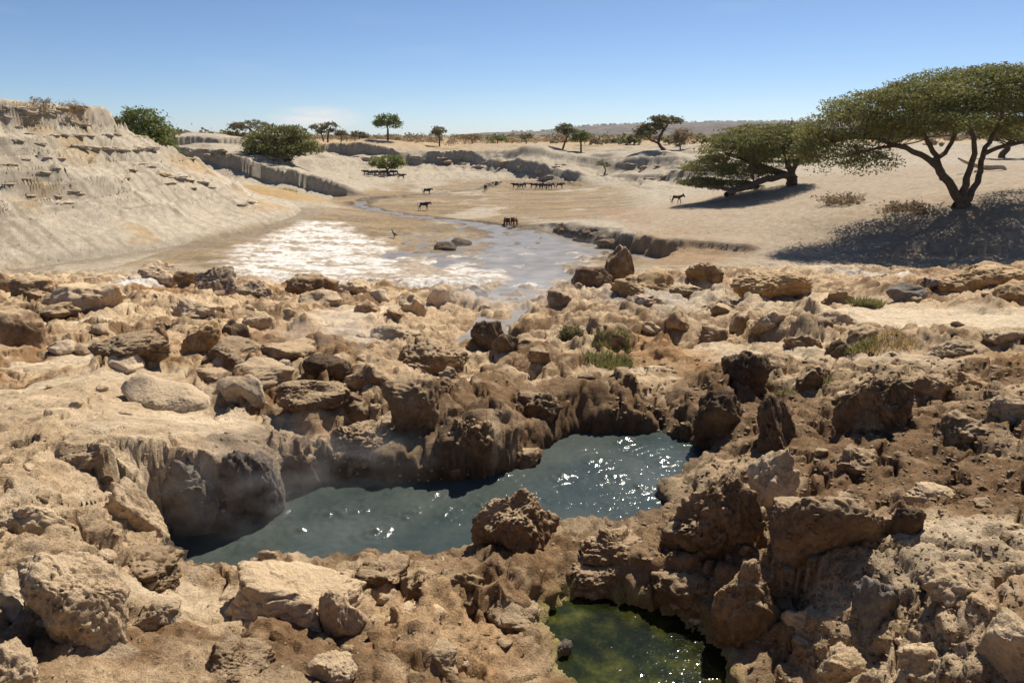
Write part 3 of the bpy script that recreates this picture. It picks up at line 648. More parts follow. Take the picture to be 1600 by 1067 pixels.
def boulder(x0, x1, y0, y1, tone, label, ang=7, rough=1.0, deep=.85, sub=None, sink=.40, name='boulder', group=None, lump=.5, rot=None, water=None):
    """a rock that stands where its foot meets the ground, given by the box it fills in the photograph"""
    px = (x0 + x1) / 2; p = full_hit(px, y1 - (y1 - y0) * .08) if water is None else at_z(px, y1, water); s = ppm(p)
    wd = (x1 - x0) / s; dep = math.atan(ratio(y1)); ht = max(((y1 - y0) / s - wd * deep * .78 * math.sin(dep)) / math.cos(dep), wd * .32) * (.86 if y1 < 670 else 1)
    ht = ht / (1 - sink)
    seed = int(x0 * 7 + y0 * 13) % 9973
    sub = (6 if (x1 - x0) > 105 else 5) if (x1 - x0) > 48 else 4
    o = add(name, boulder_mesh(seed, sub, (wd * 1.04, wd * deep, ht), ang, rough, lump), RM[tone])
    yc = p[1] + wd * deep * .36
    o.location = (p[0] * yc / p[1], yc, (min(p[2], gz(p[0] * yc / p[1], yc)) if water is None else water) - sink * ht)
    o.rotation_euler = (0, 0, random.uniform(-.25, .25) if rot is None else rot)
    tag(o, label, 'rock', group); BOULDERS.append(o); return o
B = boulder
# foreground
B(60, 215, 838, 1028, 'tan', 'large tan boulder with a broken shaded face, bottom left corner', 9, .7, 1.0, 6)
B(155, 292, 833, 912, 'brown', 'brown ledge rock jutting into the left end of the pool', 9, 1, .8, 5)
B(356, 572, 850, 995, 'tan', 'broad dome-topped tan boulder on the near pool edge', 5, .6, .9, 6)
B(500, 580, 905, 1000, 'tan', 'tan rock cracked off the right side of the dome-topped boulder', 6, .8, .9, 5)
B(-30, 58, 893, 985, 'pale', 'pale rock cut by the left frame edge, beside the large tan boulder', 6, 1, 1)
B(-20, 75, 990, 1085, 'tan', 'tan rock in the extreme bottom left corner', 6, 1, 1)
B(300, 425, 1003, 1075, 'brown', 'low brown mound at the bottom edge, left of centre', 5, 1, .9, 5)
B(735, 862, 755, 868, 'brown', 'upright brown crusted boulder standing at the near pool edge', 6, 1.3, .85, 6, rot=0)
B(846, 906, 760, 818, 'grey', 'grey rock in the water beside the upright crusted boulder', 6, 1.3, .8, 5)
B(835, 872, 798, 838, 'brown', 'small brown rock between the upright boulder and the grey rock', 6, 1.2)
B(905, 1032, 793, 872, 'brown', 'rough brown rock on the ridge right of the upright boulder', 7, 1.4, .8, 5)
B(1028, 1192, 712, 885, 'brown', 'tall crumbling brown crag right of the pool', 8, 1.5, .9, 6)
B(1168, 1245, 700, 795, 'tan', 'tan pointed rock behind the big block boulder', 9, 1.3, .8, 5)
B(1188, 1332, 742, 902, 'brown', 'big block boulder with a flat shaded face, right foreground', 11, .7, .95, 6, rot=.1)
B(1105, 1205, 878, 1015, 'brown', 'dark brown cracked block above the green pool', 8, 1.3, .9, 5)
B(1008, 1112, 878, 965, 'brown', 'brown rock at the far end of the green pool', 7, 1.3, .9, 5)
B(1328, 1410, 895, 990, 'grey', 'grey-brown rock in the rubble, lower right', 8, 1.1, .9, 5)
B(1538, 1640, 965, 1080, 'tan', 'tan boulder in the bottom right corner', 6, .8, .9, 5)
B(1020, 1145, 1046, 1085, 'pale', 'pale rock top at the bottom edge inside the green pool', 6, .8, .8, 4)
B(868, 895, 998, 1030, 'grey', 'small grey stone on the left rim of the green pool', 8, .8, .9)
B(635, 702, 846, 915, 'brown', 'brown rock on the near rim, left of the upright boulder', 7, 1.4, .9, 5)
B(680, 760, 860, 935, 'brown', 'knobbly brown rock below the upright boulder', 7, 1.5, .9, 5)
B(552, 642, 868, 920, 'brown', 'brown rim rock with dry twigs beside the dome-topped boulder', 7, 1.5, .9, 5)
B(600, 700, 905, 965, 'tan', 'tan crusted rock in the centre foreground', 6, 1.5, .9, 5)
B(880, 1005, 870, 935, 'brown', 'brown crusted rock over the top edge of the green pool', 7, 1.5, .8, 5)
B(1390, 1440, 785, 840, 'dark', 'small dark upright rock right of the big block boulder', 8, 1.2)
B(1330, 1395, 790, 850, 'brown', 'brown clod beside the small dark upright rock', 6, 1.5)
# rocks behind the pool
B(598, 692, 578, 675, 'brown', 'tall brown boulder standing on the ledge behind the pool', 8, .9, .9, 6)
B(618, 734, 508, 588, 'brown', 'large dark brown wedge boulder behind the ledge, centre', 9, 1.0, .85, 6, rot=0)
B(524, 602, 598, 665, 'brown', 'brown boulder on the ledge left of the tall one', 6, 1, .9)
B(538, 628, 543, 608, 'brown', 'tan-brown slab left of the dark wedge boulder', 8, .7, .9, 5)
B(478, 552, 543, 593, 'dark', 'dark round boulder in thin steam, left of centre', 5, .7)
B(685, 714, 567, 590, 'tan', 'small pale tan stone beside the dark wedge boulder', 6, .8)
B(736, 788, 493, 554, 'dark', 'dark upright boulder in the steaming outflow', 6, .8, .8)
B(768, 810, 513, 554, 'dark', 'dark boulder right against the upright one in the outflow', 6, .9, .8)
B(798, 840, 512, 545, 'brown', 'brown rock behind the two dark outflow boulders', 6, 1)
B(824, 862, 538, 568, 'brown', 'small brown boulder on the right bank of the outflow', 5, .8)
B(500, 610, 655, 730, 'brown', 'broad brown rock at the left end of the ledge over the pool', 6, 1.3, .8, 5)
B(690, 800, 640, 735, 'brown', 'crumbling brown rock on the ledge over the middle of the pool', 6, 1.6, .8, 5)
B(780, 850, 690, 735, 'brown', 'low brown shelf rock at the water on the far pool side', 9, 1.0, .8)
B(800, 880, 600, 655, 'brown', 'brown lumpy rock on the far shore of the pool', 6, 1.6, .8)
# left boulder field
B(-25, 20, 404, 458, 'brown', 'brown block cut by the left frame edge under the sand slope', 8, .8)
B(14, 92, 422, 470, 'brown', 'rounded brown boulder, second from the left edge below the sand slope', 5, .7)
B(85, 190, 430, 492, 'tan', 'flat-topped tan slab behind the puddle on the left', 6, .8, .9, 5)
B(-25, 80, 456, 550, 'brown', 'large smooth brown slab leaning in from the left edge', 9, .4, .8, 5, rot=.3)
B(-22, 26, 476, 535, 'grey', 'grey-tan rock at the left edge in front of the leaning slab', 7, 1)
B(50, 122, 464, 500, 'brown', 'low brown rock between the leaning slab and the flat slab', 6, .9)
B(142, 272, 502, 574, 'brown', 'big brown rugged boulder in the left middle ground', 7, .9, .85, 6)
B(113, 150, 530, 556, 'tan', 'small round tan stone left of the rugged boulder', 4, .5)
B(74, 114, 528, 556, 'pale', 'pale rounded stone near the leaning slab', 4, .6)
B(221, 284, 404, 446, 'mottled', 'white-mottled boulder at the edge of the salt, left one of two', 6, 1.1)
B(299, 377, 403, 464, 'mottled', 'tall brown boulder with white crusted base at the salt flat', 6, 1.1, .9, 5)
B(276, 312, 418, 450, 'brown', 'small brown rock between the two mottled boulders', 7, .9)
B(370, 436, 430, 468, 'mottled', 'light lumpy boulder right of the white-crusted tall one', 5, 1.2)
B(448, 530, 417, 460, 'brown', 'brown hump boulder in front of the salt flat', 5, .7, .9, 5)
B(468, 537, 456, 480, 'tan', 'long flat tan boulder below the brown hump', 5, .6)
B(258, 342, 462, 494, 'tan', 'long low tan rock above the fluted boulder', 6, 1.1)
B(375, 402, 462, 484, 'tan', 'small tan stone between the lumpy boulder and the fluted one', 5, .8)
B(280, 354, 478, 556, 'orange', 'fluted yellow-brown boulder in the left boulder field', 7, 1.1, .85, 6)
B(350, 394, 494, 538, 'dark', 'dark square block touching the fluted boulder', 11, .6)
B(234, 264, 490, 532, 'brown', 'small standing rock between rugged and fluted boulders', 5, .8)
B(378, 432, 482, 516, 'tan', 'tan rock behind the dark square block', 6, 1)
B(408, 498, 513, 568, 'brown', 'smooth brown boulder right of the dark square block', 7, .6, .9, 5)
B(316, 420, 529, 570, 'brown', 'low smooth brown boulder in front of the fluted one', 5, .5, .9, 5)
B(363, 462, 547, 614, 'tan', 'tan humped boulder above the pale swells', 6, .7, .9, 5)
B(308, 368, 561, 590, 'brown', 'flat brown stone behind the pale swells', 5, .6)
B(430, 462, 562, 600, 'grey', 'small grey upright stone right of the tan humped boulder', 8, .8)
B(433, 550, 583, 640, 'brown', 'wide brown boulder left of the tall ledge boulder', 6, .7, .9, 5)
B(195, 352, 568, 645, 'pale', 'long pale smooth swell of rock on the left bank', 3.5, .3, .8, 6, sink=.5, rot=.1, lump=.1)
B(338, 412, 573, 630, 'pale', 'pale rounded rock at the right end of the long swell', 3.5, .35, .8, 5, sink=.5, lump=.1)
B(160, 222, 543, 578, 'pale', 'whitish smooth hump left of the long swell', 3.5, .3, .8, 5, sink=.5, lump=.1)
B(170, 262, 745, 838, 'tan', 'pale crusted rock face left of the dark bank, left of the pool', 6, 1.2, .7, 5)
B(258, 352, 712, 838, 'grey', 'dark rounded bank rock at the left end of the pool, left of two', 6, 1.2, .6, sink=.3, water=7.0)
B(336, 440, 692, 822, 'grey', 'dark grey knobbly bank rock at the left end of the pool, right of two', 6, 1.4, .6, sink=.3, water=7.0)
B(425, 500, 700, 772, 'dark', 'black wet knobbly rock in the far left corner of the pool', 6, 1.5, .6, sink=.3, water=7.0)
for q in [(858, 896, 346, 368, 'dark rocky lump at the left end of the stream cut bank'), (890, 935, 356, 380, 'dark rocky lump in the middle of the stream cut bank'), (930, 976, 370, 394, 'dark rocky lump at the right end of the stream cut bank')]: B(*q[:4], 'dark', q[4], 7, 1.5)
# rocks along the salt flat and stream
B(526, 580, 431, 462, 'tan', 'tan boulder at the salt edge right of the brown hump', 5, .9)
B(552, 594, 462, 490, 'brown', 'small brown rock in the middle boulder row', 6, 1)
B(570, 612, 446, 470, 'pale', 'light rock in the middle boulder row', 6, .9)
B(624, 667, 455, 488, 'tan', 'tan rock left of the outflow', 6, 1)
B(667, 714, 438, 480, 'tan', 'pointed tan rock on the left bank of the outflow', 7, .9)
B(722, 767, 434, 462, 'brown', 'brown rock hump standing in the white outflow delta', 6, .9)
B(600, 630, 478, 500, 'brown', 'small dark rock on the sandy patch, left of the outflow', 6, 1)
B(680, 715, 375, 393, 'dark', 'left one of the dark slabs out on the salt flat', 9, .8)
B(705, 738, 370, 386, 'dark', 'right one of the dark slabs out on the salt flat', 9, .8)
B(891, 958, 402, 450, 'dark', 'dark block boulder beside the spire at the stream', 9, .8, .9, 5, rot=0)
B(944, 990, 376, 447, 'brown', 'brown rock spire beside the dark block', 6, .9, .9, 5, sink=.5)
B(958, 1062, 397, 455, 'orange', 'yellow-brown rock mound right of the spire', 5, 1.2, .9, 5)
B(1070, 1128, 401, 444, 'brown', 'brown hump rock right of the yellow-brown mound', 5, 1.1)
B(854, 897, 448, 484, 'brown', 'brown rock on the right edge of the outflow delta', 6, 1)
B(933, 992, 498, 548, 'brown', 'square brown rock above the grassy orange slope', 9, 1, .9, 5)
B(1038, 1082, 476, 515, 'brown', 'brown rock on the grey rubble slope', 6, 1)
B(1000, 1035, 498, 522, 'tan', 'tan rock left of the brown rubble-slope rock', 6, 1)
B(1138, 1268, 416, 470, 'orange', 'ribbed yellow-brown rock ridge in the right middle ground', 5, 1.3, .7, 6)
B(1386, 1442, 437, 475, 'grey', 'lone dark grey boulder on the sandy path', 6, .6)
B(1472, 1605, 392, 455, 'orange', 'huge rounded orange boulder under the large tree', 4, .5, .8, 6)
B(1438, 1498, 425, 455, 'mottled', 'white-stained rock left of the huge orange boulder', 6, 1.2)
B(1540, 1620, 430, 475, 'orange', 'orange rock in front of the huge rounded boulder', 5, 1)
B(1175, 1230, 478, 520, 'tan', 'tan crusted rock behind the grassy rim on the right', 6, 1.2)
B(1223, 1288, 498, 545, 'brown', 'brown rim rock above the dark right-hand crags', 7, 1.2, .9, 5)
B(1078, 1165, 605, 690, 'dark', 'dark steep rock face at the right tip of the pool', 8, 1.2, .8, 5)
B(1130, 1200, 530, 605, 'dark', 'dark brown crag above the right tip of the pool', 8, 1.3, .9, 5)
B(1172, 1280, 606, 712, 'dark', 'large dark overhung boulder right of the pool', 6, 1.3, .9, 6)
B(1308, 1414, 572, 682, 'brown', 'large round crusted brown boulder on the right slope', 5, 1.4, .9, 6)
B(1420, 1480, 575, 625, 'brown', 'brown clod boulder right of the round crusted one', 5, 1.5, .9)
B(1475, 1550, 560, 610, 'orange', 'orange-brown crusted rock near the right edge', 5, 1.5, .9)
B(1240, 1300, 560, 610, 'brown', 'brown rock in the hollow left of the round crusted boulder', 7, 1.3)
B(1325, 1370, 500, 530, 'brown', 'small brown rock under the grassy hump', 6, 1.2)
for q in [(1288, 1342, 446, 476, 'orange', 'yellow-brown rock right of the ribbed rock ridge'), (1098, 1152, 454, 490, 'tan', 'tan rock below the brown hump rock, right of the rubble'), (1268, 1332, 476, 508, 'tan', 'tan hump in front of the ribbed ridge'),
          (985, 1040, 455, 482, 'mottled', 'white-crusted rock on the grey rubble slope'), (1046, 1098, 440, 466, 'brown', 'brown rock under the yellow-brown mound'), (1452, 1520, 522, 562, 'tan', 'tan rock at the edge of the sandy path'), (1530, 1610, 500, 540, 'tan', 'flat tan rock by the right frame edge on the sandy path'),
          (1090, 1136, 500, 536, 'brown', 'brown rock over the orange slope'), (1290, 1332, 524, 560, 'dark', 'dark rock under the grassy rim'), (1390, 1452, 544, 582, 'brown', 'brown rock behind the round crusted boulder'), (1180, 1228, 546, 584, 'brown', 'brown crag rock left of the hollow'),
          (1460, 1540, 640, 700, 'brown', 'crusted clod rock low on the right slope'),
          (1540, 1620, 610, 670, 'tan', 'tan crusted rock cut by the right frame edge'), (1300, 1380, 690, 745, 'brown', 'brown rubble rock below the round crusted boulder'), (1420, 1500, 730, 780, 'tan', 'tan rubble rock on the right slope'), (1440, 1530, 880, 945, 'tan', 'pale crusted rubble rock, lower right'),
          (1220, 1290, 935, 1000, 'tan', 'tan rubble rock below the big block boulder'), (1270, 1350, 1000, 1070, 'tan', 'tan crusted rock at the bottom edge, right'), (1400, 1480, 1000, 1060, 'tan', 'tan clod rock at the bottom edge, right of the crusted one'), (760, 850, 930, 990, 'tan', 'tan crusted rock left of the green pool'),
          (640, 730, 985, 1050, 'tan', 'rough tan rock at the bottom centre'), (480, 560, 1010, 1070, 'tan', 'tan rock at the bottom edge right of the low mound'), (215, 290, 930, 985, 'tan', 'tan flat rock between the large boulder and the dome'), (20, 110, 770, 840, 'tan', 'tan rock on the left bank above the large boulder'),
          (90, 170, 690, 740, 'tan', 'tan rock on the left bank at mid height'), (580, 660, 500, 530, 'tan', 'tan sand-covered rock left of the dark wedge boulder')]:
    B(*q, ang=6, rough=1.3)
# thin hard beds sticking out of the bluff, and blocks fallen from the far rim
slabs = [boulder_mesh(950 + i, 4, (1, .6, .26), 9, 1.9, 1.2) for i in range(7)]
SL = [(x, 170 + (x % 7) * 1.5, 34, 'brown') for x in range(2, 132, 13)] + [(x, 182 + (x % 5), 22, 'grey') for x in range(8, 130, 24)] + \
     [(x, 236 - abs(x - 190) * .06, 30, 'grey') for x in (128, 146, 163, 178, 194, 210, 222, 232)] + [(x, 192 + (x - 90) * .12, 26, 'grey') for x in (96, 112, 128, 142)] + [(x, 214 - (x - 90) * .02, 26, 'grey') for x in (88, 104, 120, 138, 168, 180)] + \
     [(30, 200, 24, 'grey'), (52, 192, 26, 'brown'), (48, 210, 20, 'grey'), (60, 226, 24, 'grey'), (30, 222, 20, 'grey'), (14, 258, 26, 'grey'), (36, 250, 22, 'grey'), (76, 247, 24, 'brown'), (95, 250, 26, 'orange'), (20, 288, 24, 'grey'), (44, 282, 20, 'grey'), (68, 272, 24, 'grey'), (86, 264, 20, 'brown'),
      (110, 300, 30, 'orange'), (128, 304, 26, 'orange'), (92, 310, 28, 'orange'), (72, 312, 30, 'grey'), (50, 306, 22, 'grey'), (104, 318, 26, 'orange'), (205, 268, 24, 'orange'), (222, 258, 22, 'brown'), (238, 262, 22, 'brown'), (200, 280, 20, 'orange'), (258, 276, 34, 'orange'), (276, 278, 34, 'brown'), (294, 282, 34, 'orange'), (312, 286, 34, 'brown'), (328, 294, 24, 'brown'), (268, 288, 26, 'orange'), (300, 294, 26, 'brown'), (395, 318, 26, 'brown'), (380, 322, 20, 'brown')]
def slab(px, py, w_, tone, i, name, label, group, turn):
    p = full_hit(px, py); s = w_ / ppm(p); o = bpy.data.objects.new(name, slabs[i % 7]); col.objects.link(o)
    if not slabs[i % 7].materials: slabs[i % 7].materials.append(RM['grey'])
    o.material_slots[0].link = 'OBJECT'; o.material_slots[0].material = RM[tone]
    o.location = (p[0] - .12 * s, p[1] + .05 * s, p[2] - .10 * s); o.scale = (s * random.uniform(1.1, 1.7), s, s * random.uniform(.7, 1.5)); o.rotation_euler = (0, random.uniform(-.05, .05), turn + random.uniform(-.2, .2)); tag(o, label, 'rock', group)
BEDS = {'brown': ('bedded', 'weathered rock bed jutting from sand hill'), 'grey': ('bedded', 'thin grey rock bed on sand hill'), 'orange': ('ochre', 'ochre crumbling rock bed on sand hill')}
for i, (a, b, w_, t) in enumerate(SL): slab(a, b, w_ * (.6 + .35 * ((i * 13) % 7) / 7), BEDS[t][0], i, 'outcrop_rock', BEDS[t][1] + (' in the crest band' if b < 181 else ' just under the crest' if b < 201 else ' in the upper band' if b < 223 else ' in the long middle ledge line' if b < 245 else ' at mid slope' if b < 275 else ' low on the slope') + (', left third' if a < 75 else ', centre' if a < 170 else ', right third'), 'rock beds of the sand hill', .9)
FB = [(285, 232), (300, 240), (318, 236), (330, 244), (345, 238), (360, 246), (375, 242), (300, 250), (560, 246), (572, 250), (590, 247), (625, 248), (650, 247), (668, 252), (690, 248), (705, 254), (718, 249), (735, 256), (748, 262), (760, 255), (790, 256), (800, 268), (815, 262), (830, 276), (845, 270), (858, 280), (868, 262), (880, 258), (990, 258), (1010, 262), (1030, 260), (1020, 280), (1040, 276), (1055, 268), (1075, 264)]
for i, (a, b) in enumerate(FB): slab(a, b, 12 + (i * 7) % 11, ('bedded', 'bedded', 'ochre')[i % 3], i, 'fallen_block', 'pale block fallen from the far cliff rim ' + ('left of the broad acacia' if a < 400 else 'behind the umbrella tree' if a < 640 else 'below the middle cliff' if a < 900 else 'on the right-hand slope'), 'blocks fallen from the far rim', random.uniform(-.4, .4))
# small loose rocks, copies of a few kinds
protos = [boulder_mesh(900 + i, 3, (1, .85, .7), 7, 1.1) for i in range(6)]
k = 0
rr = random.Random(3)
while k < 120:
    px = rr.uniform(-40, 1640); py = rr.uniform(440, 1060)
    p = full_hit(px, py)
    if sdist(np.array([p[0]]), np.array([p[1]]), POOL)[0] < .05 or sdist(np.array([p[0]]), np.array([p[1]]), GREEN)[0] < .05: continue
    s = rr.uniform(12, 28) / ppm(p) * (1.0 if rr.random() < .75 else 1.6)
    o = bpy.data.objects.new('loose_rock', protos[k % 6]); col.objects.link(o)
    if not protos[k % 6].materials: protos[k % 6].materials.append(RM['tan'])
    o.material_slots[0].link = 'OBJECT'; o.material_slots[0].material = RM[rr.choice(['tan', 'brown', 'tan', 'tan'] if px < 700 else ['brown', 'brown', 'tan', 'brown', 'dark'])]
    o.location = (p[0], p[1], p[2] - .34 * s); o.scale = (s, s * rr.uniform(.8, 1.2), s * rr.uniform(.7, 1.1)); o.rotation_euler = (rr.uniform(-.4, .4), rr.uniform(-.4, .4), rr.uniform(0, 6.3))
    nb = min(BOULDERS, key=lambda q: (q.location - o.location).length)
    tag(o, 'small loose stone nearest to the ' + ' '.join(nb['label'].split(',')[0].split()[:10]), 'rock', 'small loose rocks'); k += 1
# rubble: countless pebbles, one mesh
def rubble(n, seed, name, region, smin, smax, tone):
    rs = np.random.RandomState(seed); D, T = ico(1); Vs = []; Ts = []; cnt = 0
    for i in range(n):
        px, py = region(rs); p = full_hit(px, py); s = rs.uniform(smin, smax) / ppm(p)
        if p[1] < 20 and (sdist(np.array([p[0]]), np.array([p[1]]), POOL)[0] < .02 or sdist(np.array([p[0]]), np.array([p[1]]), GREEN)[0] < .02): continue
        P = D * rs.uniform(.6, 1.2, (len(D), 1)) * np.array([1, .9, .7]) * s * .5
        Vs.append(P + np.array(p) - np.array([0, 0, .12 * s])); Ts.append(T + cnt); cnt += len(D)
    o = add(name, mesh_np(name, np.concatenate(Vs), None, np.concatenate(Ts), False), RM[tone]); tag(o, kind='stuff'); return o
rubble(3200, 5, 'rubble', lambda r: (r.uniform(950, 1600), r.uniform(560, 1066)), 3, 12, 'brown')
rubble(900, 6, 'gravel', lambda r: (r.uniform(0, 900), r.uniform(560, 1066)), 3, 8, 'tan')
rubble(500, 8, 'pebbles', lambda r: (r.uniform(400, 1300), r.uniform(290, 420)), 1.5, 3.5, 'dark')
rubble(260, 9, 'bluff_stones', lambda r: (r.uniform(0, 400), r.uniform(190, 420)), 1.5, 4, 'grey')

# ------------------------------------------------------------------ vegetation
def leaf_mat(name, c, dry=.0):
    m, n, l, bs = mat(name); at = n.new('ShaderNodeAttribute'); at.attribute_name = 'tint'
    x = mixn(n, l, c, at.outputs['Color'], 1.0, 'MULTIPLY'); l.new(x, bs.inputs['Base Color']); bs.inputs['Roughness'].default_value = .65; bs.inputs['Specular IOR Level'].default_value = .25
    tr = n.new('ShaderNodeBsdfTranslucent'); l.new(x, tr.inputs[0]); mx = n.new('ShaderNodeMixShader'); mx.inputs[0].default_value = .35
    out = n['Material Output']; l.new(bs.outputs[0], mx.inputs[1]); l.new(tr.outputs[0], mx.inputs[2]); l.new(mx.outputs[0], out.inputs[0])
    return m
LM = {'acacia': leaf_mat('acacia_leaf', (.20, .20, .066)), 'green': leaf_mat('green_leaf', (.165, .195, .052)), 'olive': leaf_mat('olive_leaf', (.165, .15, .068)),
      'dry': leaf_mat('dry_leaf', (.27, .20, .12)), 'grass': leaf_mat('grass_blade', (.20, .19, .07)), 'straw': leaf_mat('straw_blade', (.40, .29, .12))}
M_BARK = flatmat('bark', (.11, .075, .05), .95, .4, 3); M_WOOD = flatmat('dead_wood', (.42, .33, .24), .9, .3, 3); M_TWIG = flatmat('dry_twig', (.30, .20, .12), .95, .3, 3)
def tube_np(pts, rad, n=6):
    P = np.array(pts, np.float64); Rr = np.array(rad); T = np.gradient(P, axis=0); T /= np.linalg.norm(T, axis=1)[:, None] + 1e-9
    ref = np.array([0, 0, 1.]) if abs(T[:, 2]).mean() < .8 else np.array([1., 0, 0])
    U = np.cross(T, ref); U /= np.linalg.norm(U, axis=1)[:, None] + 1e-9; W = np.cross(T, U)
    a = np.arange(n) * 2 * math.pi / n
    V = (P[:, None] + Rr[:, None, None] * (np.cos(a)[None, :, None] * U[:, None] + np.sin(a)[None, :, None] * W[:, None])).reshape(-1, 3)
    i = np.arange(len(V)).reshape(len(P), n); q = np.stack([i[:-1], np.roll(i[:-1], -1, 1), np.roll(i[1:], -1, 1), i[1:]], -1).reshape(-1, 4)
    return V, q
class Tubes:
    def __init__(s): s.V = []; s.Q = []; s.n = 0
    def add(s, pts, rad, n=6):
        v, q = tube_np(pts, rad, n); s.V.append(v); s.Q.append(q + s.n); s.n += len(v)
    def mesh(s, name): return mesh_np(name, np.concatenate(s.V), np.concatenate(s.Q))
def smooth_line(pts, k=5):
    P = np.array(pts, np.float64)
    if len(P) < 3: return P
    out = []
    for i in range(len(P) - 1):
        p0 = P[max(i - 1, 0)]; p1 = P[i]; p2 = P[i + 1]; p3 = P[min(i + 2, len(P) - 1)]
        for t in np.linspace(0, 1, k, endpoint=False):
            out.append(.5 * ((2 * p1) + (-p0 + p2) * t + (2 * p0 - 5 * p1 + 4 * p2 - p3) * t * t + (-p0 + 3 * p1 - 3 * p2 + p3) * t ** 3))
    out.append(P[-1]); return np.array(out)
def leaves_mesh(centers, rc, per, size, rs, flat=.35, tintv=.35):
    n = len(centers) * per; C = np.repeat(centers, per, 0); rcs = np.repeat(np.broadcast_to(rc, (len(centers),)), per)
    off = rs.normal(size=(n, 3)) * rcs[:, None] * np.array([.55, .55, .55 * flat])
    P = C + off
    a = rs.uniform(0, 6.283, n); tilt = rs.normal(0, .55, n)
    d1 = np.stack([np.cos(a) * np.cos(tilt), np.sin(a) * np.cos(tilt), np.sin(tilt)], -1)
    b = rs.normal(size=(n, 3)); d2 = np.cross(d1, b); d2 /= np.linalg.norm(d2, axis=1)[:, None] + 1e-9
    L = size * rs.uniform(.6, 1.4, (n, 1))
    V = np.stack([P - d1 * L * .5, P + d1 * L * .5, P + d2 * L * .55], 1).reshape(-1, 3)
    me = mesh_np('crown', V, None, np.arange(n * 3).reshape(n, 3), False)
    t = np.repeat(rs.uniform(1 - tintv, 1 + tintv, len(centers)), per) * rs.uniform(.75, 1.25, n); hue = np.repeat(rs.uniform(-.12, .16, len(centers)), per)
    c = np.stack([t * (1 + hue), t, t * (1 - hue), np.ones(n)], -1).astype(f4); c = np.repeat(c, 3, 0)
    ca = me.color_attributes.new('tint', 'FLOAT_COLOR', 'POINT'); ca.data.foreach_set('color', c.ravel()); return me
def tree(base, lobes, limbs, leaf, nleaf, size, label, name='acacia_tree', group=None, seed=1, clump=None, twigs=40, cat='tree', bark=None, flat=.35):
    """lobes and limbs are read off the photograph at the tree's own distance: (px, py, rx, ry, depth offset)"""
    rs = np.random.RandomState(seed); base = tuple(base); yb = base[1]; s = ppm(base)
    root = empty(name, base, label, cat, group); b0 = np.array(base)
    cen = []; wts = []
    for lb in lobes:
        dy = lb[4] if len(lb) > 4 else rs.uniform(-.3, .3) * lb[2] / s
        c = np.array(at_y(lb[0], lb[1], yb + dy)) - b0; rx, rz = lb[2] / s, lb[3] / s; cen.append((c, rx, rx * .8, rz)); wts.append(rx * rx + rx * rz)
    rc = clump or .11 * max(c[1] for c in cen) + .25; per = 26
    nc = max(int(nleaf / per), 6); wts = np.array(wts) / sum(wts); pts = []
    for (c, rx, ry, rz), wt in zip(cen, wts):
        k = max(int(nc * wt), 2); d = rs.normal(size=(k * 3, 3)); d /= np.linalg.norm(d, axis=1)[:, None]
        r = rs.uniform(.35, 1, (k * 3, 1)) ** .5; q = d * r; ok = (q[:, 2] > -.45) | (rs.rand(k * 3) < .25); q = q[ok][:k]
        pts.append(c + q * np.array([rx, ry, rz]))
    pts = np.concatenate(pts)
    add('crown', leaves_mesh(pts, rc * rs.uniform(.7, 1.3, len(pts)), per, size, rs, flat), LM[leaf], root)
    tb = Tubes(); nodes = []
    for lm in limbs:
        P = [np.array(at_y(q[0], q[1], yb + (q[3] if len(q) > 3 else 0))) - b0 for q in lm]; r = [q[2] / s for q in lm]
        if lm[0][1] >= max(q[1] for q in lm) and abs(P[0][2]) < 1.2: P.insert(0, P[0] + np.array([0, 0, -.6])); r.insert(0, r[0] * 1.35)
        L = smooth_line(P); rr_ = np.interp(np.linspace(0, len(P) - 1, len(L)), range(len(P)), r); wob = rs.normal(size=L.shape) * rr_[:, None] * .18; tb.add(L + wob, rr_, 8)
        nodes += [(L[i], rr_[i]) for i in range(len(L) // 3, len(L))]
    NP = np.array([q[0] for q in nodes])
    for i in rs.choice(len(pts), min(twigs, len(pts)), False):
        p = pts[i]; dd = np.linalg.norm(NP - p, axis=1) + 1.5 * np.maximum(NP[:, 2] - p[2], 0); j = int(np.argmin(dd)); a = NP[j]; r0 = min(nodes[j][1] * .55, .02 + .012 * np.linalg.norm(p - a))
        mid = (a + p) / 2 + np.array([0, 0, -.08 * np.linalg.norm(p - a)]) + rs.normal(size=3) * .06 * np.linalg.norm(p - a)
        tb.add(smooth_line([a, mid, p], 3), np.interp(np.linspace(0, 1, 7), [0, 1], [r0, r0 * .3]), 4)
    add('trunk', tb.mesh('trunk'), bark or M_BARK, root)
    return root
g = ground_hit
def stand(px, y):       # a foot on the ground at a given distance, under picture column px
    a = ray(px, 235)[0]; x = a * y; return (x, y, gz(x, y) - .05)
